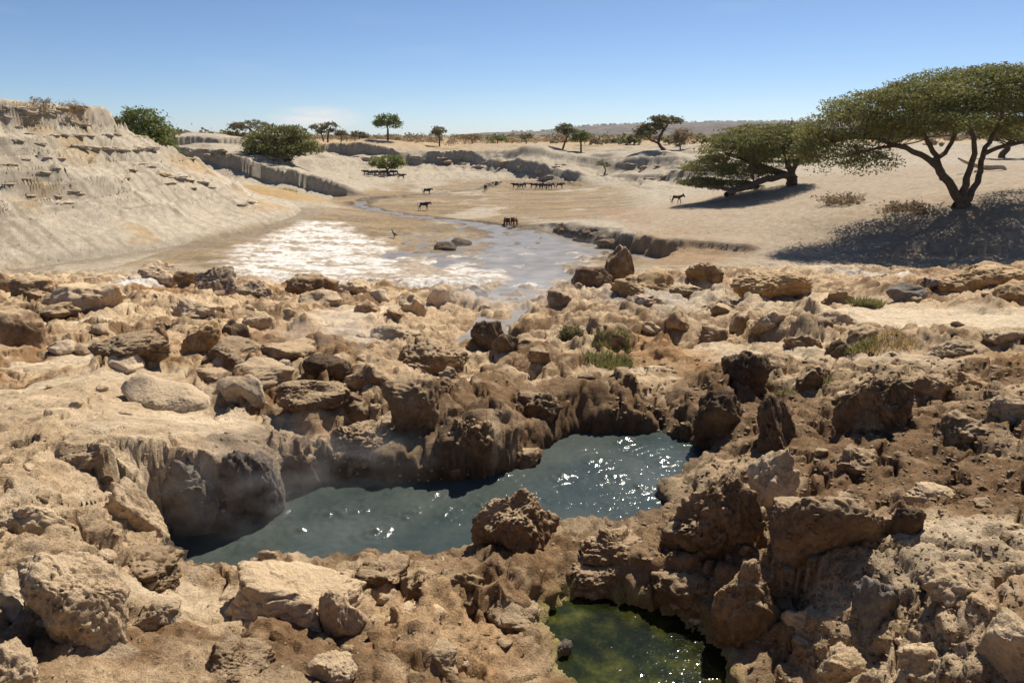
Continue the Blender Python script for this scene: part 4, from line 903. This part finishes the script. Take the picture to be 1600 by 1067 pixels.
tree(at_y(1500, 312, 64.5), [(1530, 150, 150, 42, 1), (1410, 172, 120, 34, 0), (1335, 200, 80, 32, -1), (1300, 238, 50, 34, -2), (1350, 252, 45, 20, -1), (1630, 160, 110, 50, 0), (1560, 128, 90, 24, 0),
     (1450, 198, 90, 18, 3), (1610, 205, 80, 24, 3), (1440, 150, 70, 22, -3), (1275, 215, 30, 16, -2), (1262, 240, 22, 16, -2), (1480, 190, 60, 14, -5), (1390, 205, 60, 18, 4)],
     [[(1500, 314, 7.5), (1475, 280, 6), (1455, 252, 4.8), (1405, 228, 3.4, -1), (1350, 214, 2.2, -1), (1300, 222, 1.5, -2)], [(1474, 280, 4.5), (1462, 245, 4, 1), (1440, 205, 3, 1), (1425, 170, 2.5, 1)],
      [(1503, 314, 6.5), (1514, 270, 4.6), (1522, 232, 3.8, -1), (1515, 190, 2.6, -2), (1505, 150, 2, -2)], [(1512, 312, 6), (1530, 275, 4.4, 1), (1538, 238, 3.8, 1), (1557, 200, 3, 1), (1572, 160, 2.5, 1)],
      [(1536, 240, 4, 1), (1580, 225, 3, 2), (1650, 215, 2, 2)], [(1455, 252, 4), (1480, 235, 3.5, 3), (1492, 205, 3, 3), (1485, 180, 2, 3)], [(1405, 228, 3, -1), (1370, 232, 2, -2), (1320, 245, 1.2, -2)]],
     'acacia', 105000, .21, 'huge umbrella thorn tree with forked dark trunk on the right bank', seed=3, clump=.85, twigs=230, flat=.22)
tree(at_y(1234, 275, 92), [(1190, 215, 70, 20, 0), (1240, 212, 45, 22, 1), (1150, 240, 60, 20, -1), (1215, 245, 60, 20, 1), (1110, 262, 42, 13, -1), (1160, 268, 45, 13, 1), (1095, 285, 36, 8, -2), (1140, 290, 45, 8, -2), (1262, 232, 16, 20, 2), (1170, 225, 40, 14, -3)],
     [[(1238, 278, 6), (1205, 266, 5), (1172, 252, 3.5), (1135, 240, 2)], [(1238, 278, 6), (1228, 245, 4), (1215, 215, 2.5)], [(1134, 304, 4, -8), (1165, 293, 4.5, -6), (1200, 279, 5, -3), (1236, 274, 5)], [(1150, 298, 3, -7), (1110, 291, 2, -5), (1080, 287, 1, -4)], [(1238, 270, 4), (1250, 245, 3, 2), (1258, 225, 2, 2)]],
     'acacia', 52000, .25, 'wide low acacia sprawling left of the huge tree, branches near the ground', seed=5, clump=.85, twigs=130, flat=.18)
tree(at_y(232, 262, 118), [(222, 186, 27, 15), (206, 200, 20, 14), (243, 205, 26, 20), (225, 226, 42, 20), (255, 236, 24, 15), (264, 250, 16, 12)], [[(232, 266, 4), (228, 235, 3), (222, 205, 2)], [(229, 240, 2.5), (245, 222, 2), (255, 212, 1)]],
     'green', 11000, .42, 'bright green bushy tree rising behind the sand hill', 'leafy_tree', seed=6, clump=.9, flat=.7)
tree(at_y(186, 235, 128), [(183, 196, 24, 9), (200, 205, 18, 9)], [[(188, 240, 3), (186, 215, 2), (180, 203, 1)]], 'olive', 4000, .42, 'drab olive tree top left of the bright green tree', 'leafy_tree', seed=7, clump=.9, flat=.6)
tree(at_y(438, 254, 142), [(440, 212, 45, 14), (410, 222, 32, 12), (470, 225, 30, 14), (437, 232, 52, 12), (490, 236, 14, 9), (400, 238, 20, 8), (450, 203, 22, 7), (440, 240, 35, 7)], [[(440, 257, 4), (442, 242, 3.2), (428, 226, 2), (412, 218, 1)], [(442, 244, 3), (458, 230, 2), (472, 220, 1)]],
     'acacia', 16000, .42, 'broad dense acacia on the bench above the shaded bank, left of centre', seed=8, clump=1.0, twigs=60)
tree(stand(606, 166), [(605, 250, 25, 7), (590, 256, 14, 5), (622, 256, 14, 5), (606, 261, 17, 4)], [[(606, 277, 1.8), (605, 266, 1.6), (598, 257, 1)], [(605, 267, 1.4), (614, 257, 1)]], 'green', 4200, .4, 'small umbrella tree shading the cattle at the foot of the slope', seed=9, clump=.8, twigs=24)
DT = [((606, 205), [(605, 202, 17, 9), (596, 209, 11, 7), (615, 209, 12, 7)], [[(606, 236, 1.6), (606, 220, 1.4), (604, 207, .8)]], 'green', 2600, 'round-crowned tree standing alone on the rim, left of centre'),
      ((395, 235), [(395, 205, 33, 7), (372, 208, 14, 5)], [[(396, 230, 2), (394, 215, 1.5), (385, 207, 1)], [(395, 218, 1.3), (408, 207, 1)]], 'olive', 2600, 'flat-topped acacia behind the broad dense one'),
      ((508, 222), [(497, 208, 14, 4.5), (517, 206, 12, 5), (507, 214, 16, 4)], [[(512, 232, 1.5), (513, 218, 1.2), (517, 208, .7)], [(506, 232, 1.3), (502, 218, 1), (497, 210, .6)]], 'olive', 1900, 'twin-stemmed flat acacia on the rim right of the broad tree'),
      ((533, 225), [(533, 213, 9, 4)], [[(533, 230, 1), (533, 216, .7)]], 'olive', 600, 'tiny flat acacia right of the twin-stemmed one'),
      ((562, 225), [(560, 214, 14, 4.5), (575, 217, 9, 4)], [[(561, 230, 1.1), (562, 217, .8)]], 'olive', 900, 'small flat acacia left of the round-crowned tree'),
      ((686, 212), [(685, 213, 11, 6), (680, 218, 7, 4)], [[(687, 238, 1.2), (686, 222, 1), (684, 215, .6)]], 'olive', 1000, 'small dull tree on the rim right of the round-crowned one'),
      ((738, 220), [(736, 222, 14, 5)], [[(738, 236, 1), (737, 225, .7)]], 'dry', 700, 'low brownish tree on the rim in the middle'),
      ((778, 230), [(777, 227, 15, 4.5)], [[(778, 238, 1), (777, 229, .7)]], 'green', 800, 'low green bush tree above the middle cliff'),
      ((822, 225), [(822, 228, 10, 4.5)], [[(822, 240, 1), (822, 231, .7)]], 'olive', 500, 'tiny bush tree at the right end of the middle cliff'),
      ((880, 188), [(882, 213, 14, 6.5), (890, 218, 11, 5), (877, 217, 8, 4)], [[(879, 245, 1.6), (885, 230, 1.4), (890, 218, .8)]], 'olive', 1500, 'slanting-trunked acacia on the right-hand plain'),
      ((907, 186), [(907, 222, 13, 7), (905, 216, 10, 5)], [[(908, 245, 1.5), (908, 230, 1.3), (906, 219, .8)]], 'green', 1500, 'round acacia beside the slanting one'),
      ((1037, 165), [(1043, 203, 22, 6), (1030, 200, 14, 4), (1018, 213, 19, 5), (1007, 222, 17, 6)], [[(1038, 250, 2.6), (1029, 238, 2.5), (1033, 225, 2.3), (1043, 210, 1.6), (1045, 204, 1)], [(1029, 238, 2), (1016, 233, 1.4), (1008, 224, .8)]], 'olive', 3400, 'crooked S-trunked acacia on the right-hand rim'),
      ((1063, 168), [(1063, 228, 17, 12), (1060, 235, 14, 8)], [[(1063, 248, 1.2), (1062, 235, 1), (1060, 224, .5)]], 'dry', 1400, 'dry rounded bush right of the crooked acacia'),
      ((1390, 140), [(1395, 222, 30, 9), (1365, 226, 20, 7)], [[(1392, 252, 2.2), (1386, 238, 1.8), (1375, 226, 1)]], 'olive', 2200, 'small acacia seen under the left side of the huge tree'),
      ((1572, 110), [(1590, 205, 45, 12), (1550, 212, 25, 8)], [[(1565, 258, 5), (1575, 238, 4.5), (1590, 218, 3), (1600, 205, 1.5)]], 'olive', 3500, 'dark leaning-trunk acacia behind the huge tree at the right edge')]
for i, ((px, y), lobes, limbs, lf, nl_, lab) in enumerate(DT):
    b = stand(px, y); want = at_y(px, limbs[0][0][1], y)[2]; dpx = (want - b[2]) * ppm(b)   # set the drawing down on the real ground
    lobes = [(q[0], q[1] + dpx) + tuple(q[2:]) for q in lobes]; limbs = [[(q[0], q[1] + dpx) + tuple(q[2:]) for q in lm] for lm in limbs]
    tree(b, lobes, limbs, lf, nl_, .5, lab, 'acacia_tree', seed=20 + i, clump=.8, twigs=14, flat=.45)
# bushes along the plain: a few kinds, copied
def bush_proto(seed, w, h, n, leaf):
    rs = np.random.RandomState(seed); d = rs.normal(size=(n // 20, 3)); d /= np.linalg.norm(d, axis=1)[:, None]; d[:, 2] = np.abs(d[:, 2]); p = d * rs.uniform(.5, 1, (len(d), 1)) * np.array([w, w, h * .75]) + np.array([0, 0, h * .22])
    me = leaves_mesh(p, .35, 20, .5, rs, .6); me.materials.append(LM[leaf])
    tb = Tubes()
    for k in range(4): a = rs.uniform(0, 6.28); tb.add(smooth_line([(0, 0, -.3), (math.cos(a) * w * .25, math.sin(a) * w * .25, h * .3), (math.cos(a) * w * .6, math.sin(a) * w * .6, h * .75)], 3), np.linspace(.12, .03, 7), 5)
    t = tb.mesh('stem'); t.materials.append(M_BARK); return me, t
BP = [bush_proto(60, 2.4, 2.6, 500, 'olive'), bush_proto(61, 2.0, 2.2, 420, 'dry'), bush_proto(62, 2.8, 3.2, 600, 'acacia'), bush_proto(63, 1.6, 1.6, 300, 'dry')]
def bush(px, y, k, s, label, group):
    r = empty('bush', stand(px, y), label, 'bush', group); r.scale = (s, s, s * rr.uniform(.85, 1.15)); r.rotation_euler = (0, 0, rr.uniform(0, 6.28))
    for nm, me in zip(('foliage', 'stem'), BP[k]): o = bpy.data.objects.new(nm, me); col.objects.link(o); o.parent = r
for i in range(26): bush(262 + i * 5.2 + rr.uniform(-3, 3), rr.uniform(235, 330), rr.choice([0, 1, 1, 2]), rr.uniform(.8, 1.4), 'brownish bush in the row along the plain behind the left cliff', 'bushes on the left plain')
for i in range(16): bush(540 + i * 17 + rr.uniform(-8, 8), rr.uniform(235, 330), rr.choice([0, 1, 3]), rr.uniform(.6, 1.0), 'low bush in the thin row on the plain behind the middle cliff', 'bushes on the middle plain')
for i in range(30): bush(860 + i * 11 + rr.uniform(-6, 6), rr.uniform(190, 290), rr.choice([0, 0, 2, 1, 3]), rr.uniform(.8, 1.35), 'olive bush in the belt on the plain below the far hill', 'bushes on the right plain')
for i in range(14): bush(1290 + i * 24 + rr.uniform(-9, 9), rr.uniform(170, 260), rr.choice([0, 2, 1]), rr.uniform(.9, 1.4), 'bush seen beneath the huge tree crown on the far plain', 'bushes beyond the huge tree')
def scrub():
    rs = np.random.RandomState(77); y = np.exp(rs.uniform(math.log(300), math.log(2400), 1500)); x = rs.uniform(-1, 1, 1500) * y
    C = np.stack([x, y, np.full(1500, 10.2) + rs.uniform(0, .8, 1500)], -1); me = leaves_mesh(C, 1.8, 26, 1.1, rs, .6)
    xx = rs.uniform(-.85, .85, 1900); yb = np.exp(rs.uniform(math.log(232), math.log(415), 1900)); C2 = np.array([(a * b, b, gz(a * b, b) + rs.uniform(.2, 1.1)) for a, b in zip(xx, yb)]); me2 = leaves_mesh(C2, 1.3, 26, .6, rs, .7); tag(add('plain_scrub', me2, LM['dry']), kind='stuff')
    tag(add('distant_scrub', me, LM['olive']), kind='stuff')
    x = rs.uniform(0, 2500, 330); y = 2790 + rs.uniform(-30, 30, 330); px = 800 + x / 2600 * F * 1.04
    z = 8 + np.interp(px, [690, 760, 860, 900, 950, 1020, 1100, 1250, 1500, 1900], [0, 14, 20, 34, 42, 47, 52, 56, 60, 60])
    me = leaves_mesh(np.stack([x, y, z + 2.5], -1), 4.5, 30, 3.0, rs, .5); tag(add('hilltop_trees', me, LM['olive']), kind='stuff')
scrub()
# dry shrubs, thorn brush, grass
def twig_shrub(base, w, h, n, label, name='dry_shrub', seed=1, r0=.03, leafy=0, cat='shrub'):
    rs = np.random.RandomState(seed); root = empty(name, base, label, cat); tb = Tubes(); tips = []
    for i in range(n):
        a = rs.uniform(0, 6.28); e = rs.uniform(.2, 1.3); L = rs.uniform(.5, 1); d = np.array([math.cos(a) * math.cos(e) * w, math.sin(a) * math.cos(e) * w, math.sin(e) * h]) * L
        o = np.array([math.cos(a), math.sin(a), 0]) * w * .25 * rs.rand() + np.array([0, 0, -.1 * h]); m = o + d * .5 + rs.normal(size=3) * .12 * w
        tb.add(smooth_line([o, m, o + d], 3), np.linspace(r0, r0 * .3, 7), 4)
        for k in range(3): p = m + (o + d - m) * rs.rand(); q = p + rs.normal(size=3) * np.array([w, w, h]) * .18; tb.add([p, (p + q) / 2 + rs.normal(size=3) * .02 * w, q], [r0 * .4, r0 * .3, r0 * .15], 3); tips.append(q)
    add('branches', tb.mesh('branches'), M_TWIG, root)
    if leafy: add('foliage', leaves_mesh(np.array(tips), .12 * w, 6, .10 * w, rs, .8), LM['dry'], root)
    return root
p = full_hit(66, 168); twig_shrub(p, 1.9, 1.5, 26, 'sparse dead shrub on the crest of the sand hill, left one', seed=2, leafy=1)
p = full_hit(112, 172); twig_shrub(p, 1.6, 1.3, 24, 'sparse dead shrub on the crest of the sand hill, right one', seed=3, leafy=1)
p = full_hit(1312, 318); twig_shrub(p, 2.4, 1.3, 60, 'tangle of dry thorn branches in front of the huge tree', 'thorn_brush', 4, leafy=1)
p = full_hit(1420, 328); twig_shrub(p, 2.6, .8, 50, 'dark low thorn brush at the foot of the huge tree', 'thorn_brush', 5, leafy=1)
p = full_hit(600, 888); twig_shrub(p, .16, .14, 16, 'dry twiggy weed on the near rim of the pool', 'dry_weed', 6, .004)
tree(full_hit(944, 272), [(938, 256, 8, 4), (946, 258, 8, 4)], [[(944, 272, 1.2), (946, 265, 1), (942, 258, .6)]], 'olive', 420, .35, 'little leaning shrub alone on the pale slope', 'small_tree', seed=44, clump=.5, twigs=8)
def tuft(px, py, w, h, n, leaf, label, seed):
    base = full_hit(px, py); s = ppm(base); w /= s; h /= s; rs = np.random.RandomState(seed)
    a = rs.uniform(0, 6.28, n); r = np.sqrt(rs.rand(n)) * w / 2; ox, oy = np.cos(a) * r, np.sin(a) * r * .7
    oz = np.array([gz(base[0] + u, base[1] + v) for u, v in zip(ox, oy)]) - base[2] if n < 2500 else np.zeros(n)
    oz = np.clip(oz, -.3, .3); hh = h * rs.uniform(.4, 1, n); ln = rs.normal(size=(n, 2)) * .5 * h; wb = h * .06
    A = np.stack([ox - wb, oy, oz - .03], -1); Bv = np.stack([ox + wb, oy, oz - .03], -1); T_ = np.stack([ox + ln[:, 0], oy + ln[:, 1], oz + hh], -1)
    me = mesh_np('grass_tuft', np.stack([A, Bv, T_], 1).reshape(-1, 3), None, np.arange(n * 3).reshape(n, 3), False)
    c = np.ones((n * 3, 4), f4) * np.repeat(rs.uniform(.6, 1.35, (n, 1)), 3, 0).astype(f4); c[:, 3] = 1; ca = me.color_attributes.new('tint', 'FLOAT_COLOR', 'POINT'); ca.data.foreach_set('color', c.ravel())
    o = add('grass_tuft', me, LM[leaf]); o.location = base; tag(o, label, 'grass', 'grass tufts on the rocky ground')
for i, t in enumerate([(955, 545, 60, 14, 700, 'grass', 'green grass strip below the square brown rock'), (950, 572, 80, 14, 800, 'grass', 'low grass on the orange slope, below the green strip'), (1355, 478, 44, 16, 600, 'grass', 'green grass cap on the hump by the sandy path'),
        (1385, 535, 90, 12, 700, 'straw', 'dry grass on the rim behind the round crusted boulder'), (1340, 545, 60, 14, 500, 'grass', 'thin green grass hanging over the dark hollow'), (1275, 600, 60, 14, 400, 'grass', 'sparse green blades in the hollow left of the round boulder'),
        (1185, 515, 50, 10, 400, 'straw', 'straw-coloured grass by the tan crusted rock'), (1220, 610, 50, 10, 300, 'grass', 'few green blades above the large dark overhung boulder'), (450, 298, 30, 4, 200, 'straw', 'dry grass fringe on the small yellow terrace')]):
    tuft(*t, seed=80 + i)
p = full_hit(892, 530); rs = np.random.RandomState(90); d = rs.normal(size=(90, 3)); d /= np.linalg.norm(d, axis=1)[:, None]; d[:, 2] = np.abs(d[:, 2]); s_ = ppm(p); wv = 20 / s_
r = empty('round_shrub', (p[0], p[1], p[2]), 'small round grey-green shrub beside the steaming outflow', 'shrub'); add('foliage', leaves_mesh(d * np.array([wv, wv, wv * 1.1]) * rs.uniform(.6, 1, (90, 1)), wv * .3, 24, wv * .16, rs, .9), LM['olive'], r)
tb = Tubes(); [tb.add(smooth_line([(0, 0, -.1), d[k] * wv * .4, d[k] * wv * .9], 3), np.linspace(.03, .01, 7), 4) for k in range(12)]; add('stem', tb.mesh('stem'), M_TWIG, r)
# fallen pale log behind the huge tree
tb = Tubes(); b = at_y(1540, 262, 84); z0 = gz(b[0], b[1]); sL = ppm(b)
tb.add(smooth_line([(-45 / sL, 0, 1.5), (-25 / sL, .3, .9), (0, 0, .45), (22 / sL, -.3, .5), (36 / sL, .2, .1)], 5), np.interp(np.linspace(0, 4, 21), range(5), [.10, .2, .32, .26, .05]), 9)
tb.add(smooth_line([(-5 / sL, 0, .5), (-15 / sL, -.8, .2), (-26 / sL, -1.2, .05)], 4), np.linspace(.3, .1, 9), 7)
o = add('fallen_log', tb.mesh('fallen_log'), M_WOOD); o.location = (b[0], b[1], z0); tag(o, 'pale fallen log lying behind the trunks of the huge tree', 'log')

# ------------------------------------------------------------------ animals
def skin_body(name, joints, edges, root=0):
    me = bpy.data.meshes.new(name); me.from_pydata([j[:3] for j in joints], edges, []); o = bpy.data.objects.new(name, me); col.objects.link(o)
    md = o.modifiers.new('skin', 'SKIN')
    for i, j in enumerate(joints):
        sv = me.skin_vertices[0].data[i]; rd = j[3] if isinstance(j[3], tuple) else (j[3], j[3]); sv.radius = rd; sv.use_root = (i == root)
    md.use_smooth_shade = True; sb = o.modifiers.new('sub', 'SUBSURF'); sb.levels = 2; sb.render_levels = 2
    dg = bpy.context.evaluated_depsgraph_get(); m2 = bpy.data.meshes.new_from_object(o.evaluated_get(dg)); bpy.data.objects.remove(o); m2.name = name
    for p in m2.polygons: p.use_smooth = True
    return m2
def quadruped(kind, head, stride=0.0):
    """x forward, metres. cow: hump, deep chest; donkey: long ears, slim legs"""
    cow = kind == 'cow'; k = 1.0
    J = [(-.58, 0, .98, .22), (-.2, 0, .95, .27), (.25, 0, .95, .29), (.55, 0, 1.02, .24)] if cow else [(-.48, 0, .92, .18), (-.15, 0, .88, .21), (.2, 0, .88, .21), (.45, 0, .93, .18)]
    E = [(0, 1), (1, 2), (2, 3)]
    x0, z0 = J[3][0], J[3][2]
    if head == 'down': H = [(x0 + .22, 0, z0 - .12, .15), (x0 + .42, 0, z0 - .42, .11), (x0 + .5, 0, z0 - .62, .10), (x0 + .58, 0, z0 - .82, .07)]
    elif head == 'up': H = [(x0 + .2, 0, z0 + .16, .15), (x0 + .38, 0, z0 + .30, .11), (x0 + .55, 0, z0 + .24, .10), (x0 + .75, 0, z0 + .08, .07)]
    else: H = [(x0 + .22, 0, z0 + .06, .14), (x0 + .44, 0, z0 + .14, .10), (x0 + .56, 0, z0 + .06, .095), (x0 + .64, 0, z0 - .16, .06)]
    n = len(J); J += H; E += [(3, n), (n, n + 1), (n + 1, n + 2), (n + 2, n + 3)]
    if cow: J.append((.5, 0, 1.27, .10)); E.append((3, len(J) - 1))
    for s in (-1, 1):
        st = stride * s
        n = len(J); xb = J[0][0]; th = .12 if cow else .10
        J += [(xb + .08, s * .15, .76, th), (xb + .02 + st, s * .16, .50, .065), (xb - .06 + st, s * .16, .40, .045), (xb - .02 + st * 1.3, s * .16, .06, .042)]; E += [(0, n), (n, n + 1), (n + 1, n + 2), (n + 2, n + 3)]
        n = len(J); J += [(x0 - .06, s * .15, .72, th * .85), (x0 - .04 - st, s * .15, .42, .052), (x0 - .03 - st * 1.3, s * .15, .06, .042)]; E += [(3, n), (n, n + 1), (n + 1, n + 2)]
        n = len(J); hx, hz = H[1][0], H[1][2]
        J.append((hx - .02, s * (.2 if cow else .09), hz + (.06 if cow else .26), .03)); E.append((4 + 1, n))
    me = skin_body(kind + '_body', J, E, 1)
    tb = Tubes(); xb, zb = J[0][0] - .18, J[0][2] + .12; tb.add(smooth_line([(xb, 0, zb), (xb - .1, 0, zb - .2), (xb - .12, 0, zb - .62)], 4), np.interp(np.linspace(0, 1, 9), [0, .7, .85, 1], [.035, .02, .045, .01]), 6); tail = tb.mesh('tail')
    horn = None
    if cow:
        tb = Tubes()
        for s in (-1, 1): hx, hz = H[1][0], H[1][2] + .08; tb.add(smooth_line([(hx, s * .06, hz), (hx + .05, s * .2, hz + .12), (hx + .08, s * .18, hz + .30)], 4), np.linspace(.035, .008, 9), 6)
        horn = tb.mesh('horns')
    return me, tail, horn
CK = {'up': quadruped('cow', 'up', .05), 'mid': quadruped('cow', 'mid', .10), 'down': quadruped('cow', 'down', .08)}
DK = quadruped('donkey', 'mid', .12)
def hide(name, c, c2=None, thr=.6):
    m, n, l, bs = mat(name); tc = n.new('ShaderNodeTexCoord'); a = noise(n, l, 2.2, 3, .5, tc.outputs['Object']); r = ramp(n, l, a.outputs[0], [(thr - .03, c), (thr + .03, c2 or c)]); l.new(r.outputs[0], bs.inputs['Base Color']); bs.inputs['Roughness'].default_value = .7; return m
HM = {'black': hide('black_hide', (.022, .017, .014)), 'brown': hide('brown_hide', (.07, .035, .018)), 'red': hide('red_hide', (.16, .06, .025)), 'pied': hide('pied_hide', (.025, .02, .017), (.5, .46, .4), .58), 'grey': hide('grey_hide', (.10, .08, .065)), 'horn': flatmat('horn', (.3, .25, .18))}
def animal(name, kit, px, y, rot, hidek, label, cat, scale=1.0, group=None, px_y=None):
    b = at_z(px, px_y, .13) if px_y and y is None else stand(px, y)
    if y is None: b = full_hit(px, px_y)
    r = empty(name, (b[0], b[1], b[2] + (.02 if y is None else .07)), label, cat, group); r.rotation_euler = (0, 0, rot); r.scale = (scale,) * 3
    for nm, me in zip(('body', 'tail', 'horns'), kit):
        if me is None: continue
        o = bpy.data.objects.new(nm, me); col.objects.link(o); o.parent = r
        if not me.materials: me.materials.append(HM['black'])
        o.material_slots[0].link = 'OBJECT'; o.material_slots[0].material = HM['horn'] if nm == 'horns' else HM[hidek]
    return r
PI = math.pi
GH = 'cattle in the valley'
A = lambda k, px, py, rot, h, lab, sc_=1.0: animal('cow', CK[k], px, None, rot, h, lab, 'cow', sc_, GH, py)
A('mid', 662, 329, .15, 'black', 'black cow with pale head walking on the brown flat, inside the stream bend')
A('down', 792, 356, 1.9, 'brown', 'dark brown cow drinking in the stream, left one of the pair'); A('down', 803, 355.5, 1.2, 'red', 'reddish cow drinking in the stream, right one of the pair')
for q in [('mid', 806, 295.5, PI, 'black', 'leftmost cow of the herd below the cliff'), ('up', 813, 296, .2, 'pied', 'pied cow second from the left in the herd below the cliff'), ('mid', 817, 295, 0, 'black', 'black cow third from the left in the herd below the cliff'),
          ('mid', 834, 295.5, PI, 'red', 'reddish cow left in the middle bunch of the herd'), ('down', 841, 296, .5, 'brown', 'grazing brown cow in the middle bunch of the herd'), ('mid', 847, 295, PI, 'red', 'red-brown cow in the centre of the middle bunch'),
          ('mid', 852, 296, .3, 'black', 'dark cow right of centre in the middle bunch'), ('up', 858, 296.5, 0, 'pied', 'black and white cow at the right of the middle bunch'), ('mid', 862, 295, PI, 'black', 'black cow behind the pied one at the right of the bunch'), ('mid', 874, 295.5, 0, 'brown', 'rightmost cow of the herd, standing apart'),
          ('mid', 573, 275, PI, 'black', 'leftmost cow in the shade line beside the umbrella tree'), ('down', 579, 276, 0, 'black', 'second cow from the left beside the umbrella tree'), ('mid', 584, 275, .4, 'brown', 'third cow from the left beside the umbrella tree'), ('mid', 589, 275.5, PI, 'black', 'fourth cow from the left beside the umbrella tree'),
          ('mid', 597, 275, 0, 'black', 'cow just left of the umbrella tree trunk'), ('down', 602, 276, PI, 'black', 'cow directly at the umbrella tree trunk'), ('mid', 612, 275, 0, 'black', 'cow just right of the umbrella tree trunk'), ('mid', 618, 275, PI, 'black', 'last dark cow under the right side of the umbrella tree'),
          ('mid', 627, 281, .1, 'brown', 'brown cow standing in the sun right of the umbrella tree'), ('mid', 667, 305, 0, 'black', 'lone dark cow on the far bank of the stream bend'), ('up', 759, 299, 1.4, 'brown', 'distant cow standing in the far stream'),
          ('mid', 432, 258, PI, 'black', 'left cow in the shade of the broad acacia'), ('mid', 450, 258, 0, 'black', 'right cow in the shade of the broad acacia')]: A(*q)
animal('donkey', DK, 1056, None, .0, 'brown', 'dark brown donkey walking right on the right bank', 'donkey', 1.05, None, 319)
bj = [(0, 0, .28, .08), (.12, 0, .34, .07), (.2, 0, .48, .03), (.24, 0, .56, .035), (.32, 0, .55, .012), (-.15, 0, .24, .05), (-.28, 0, .2, .02)]
be = [(0, 1), (1, 2), (2, 3), (3, 4), (0, 5), (5, 6)]
for s in (-1, 1): n = len(bj); bj += [(.03, s * .05, .18, .022), (.04, s * .05, .02, .014)]; be += [(0, n), (n, n + 1)]
p = full_hit(617, 372); o = add('bird', skin_body('bird', bj, be), HM['brown']); o.location = (p[0], p[1], p[2] + .01); o.scale = (1.6,) * 3; o.rotation_euler = (0, 0, 2.6); tag(o, 'brown long-necked bird standing on the wet flat', 'bird')

# ------------------------------------------------------------------ steam and air
def steam(c, dims, dens, label, seed):
    bm = bmesh.new(); bmesh.ops.create_icosphere(bm, subdivisions=3, radius=1); me = bpy.data.meshes.new('steam'); bm.to_mesh(me); bm.free()
    o = add('steam', me); o.location = c; o.scale = dims; tag(o, kind='stuff')
    m = bpy.data.materials.new('steam_vapour'); m.use_nodes = True; n, l = m.node_tree.nodes, m.node_tree.links; n.remove(n['Principled BSDF'])
    v = n.new('ShaderNodeVolumePrincipled'); v.inputs['Color'].default_value = (.95, .95, .95, 1); v.inputs['Anisotropy'].default_value = .35; l.new(v.outputs[0], n['Material Output'].inputs['Volume'])
    tc = n.new('ShaderNodeTexCoord'); ln = n.new('ShaderNodeVectorMath'); ln.operation = 'LENGTH'; l.new(tc.outputs['Object'], ln.inputs[0])
    fall = n.new('ShaderNodeMapRange'); fall.inputs[1].default_value = .25; fall.inputs[2].default_value = 1.0; fall.inputs[3].default_value = 1; fall.inputs[4].default_value = 0; l.new(ln.outputs['Value'], fall.inputs[0])
    mp = n.new('ShaderNodeMapping'); mp.inputs['Location'].default_value = (seed * 3.1, seed, 0); l.new(tc.outputs['Object'], mp.inputs[0])
    ns = noise(n, l, 2.2, 4, .6, mp.outputs[0]); nr = n.new('ShaderNodeMapRange'); nr.inputs[1].default_value = .45; nr.inputs[2].default_value = .75; l.new(ns.outputs[0], nr.inputs[0])
    mu = n.new('ShaderNodeMath'); mu.operation = 'MULTIPLY'; l.new(fall.outputs[0], mu.inputs[0]); l.new(nr.outputs[0], mu.inputs[1])
    m2 = n.new('ShaderNodeMath'); m2.operation = 'MULTIPLY'; l.new(mu.outputs[0], m2.inputs[0]); m2.inputs[1].default_value = dens; l.new(m2.outputs[0], v.inputs['Density']); me.materials.append(m)
a = at_z(350, 800, 7.1); steam((a[0], a[1], 7.35), (1.3, .7, .6), 1.5, '', 1)
a = at_z(540, 740, 7.1); steam((a[0], a[1], 7.3), (1.3, .6, .5), .9, '', 2)
a = at_z(790, 470, 3.4); steam((a[0], a[1], 3.6), (4.5, 5, 1.9), .3, '', 3)
a = at_z(820, 400, .2); steam((a[0], a[1], 1.0), (9, 7, 1.6), .12, '', 4)
a = at_z(520, 560, 5.9); steam((a[0], a[1], 6.3), (1.8, 2, .8), .7, '', 5)
bm = bmesh.new(); bmesh.ops.create_cube(bm, size=1); me = bpy.data.meshes.new('haze'); bm.to_mesh(me); bm.free()
hz_ = add('haze', me); hz_.scale = (24000, 9200, 86); hz_.location = (0, 4550, 41); tag(hz_, kind='stuff')
m = bpy.data.materials.new('air'); m.use_nodes = True; n, l = m.node_tree.nodes, m.node_tree.links; n.remove(n['Principled BSDF'])
v = n.new('ShaderNodeVolumePrincipled'); v.inputs['Color'].default_value = (.86, .91, 1, 1); v.inputs['Density'].default_value = .000045; v.inputs['Anisotropy'].default_value = .2
l.new(v.outputs[0], n['Material Output'].inputs['Volume']); me.materials.append(m)
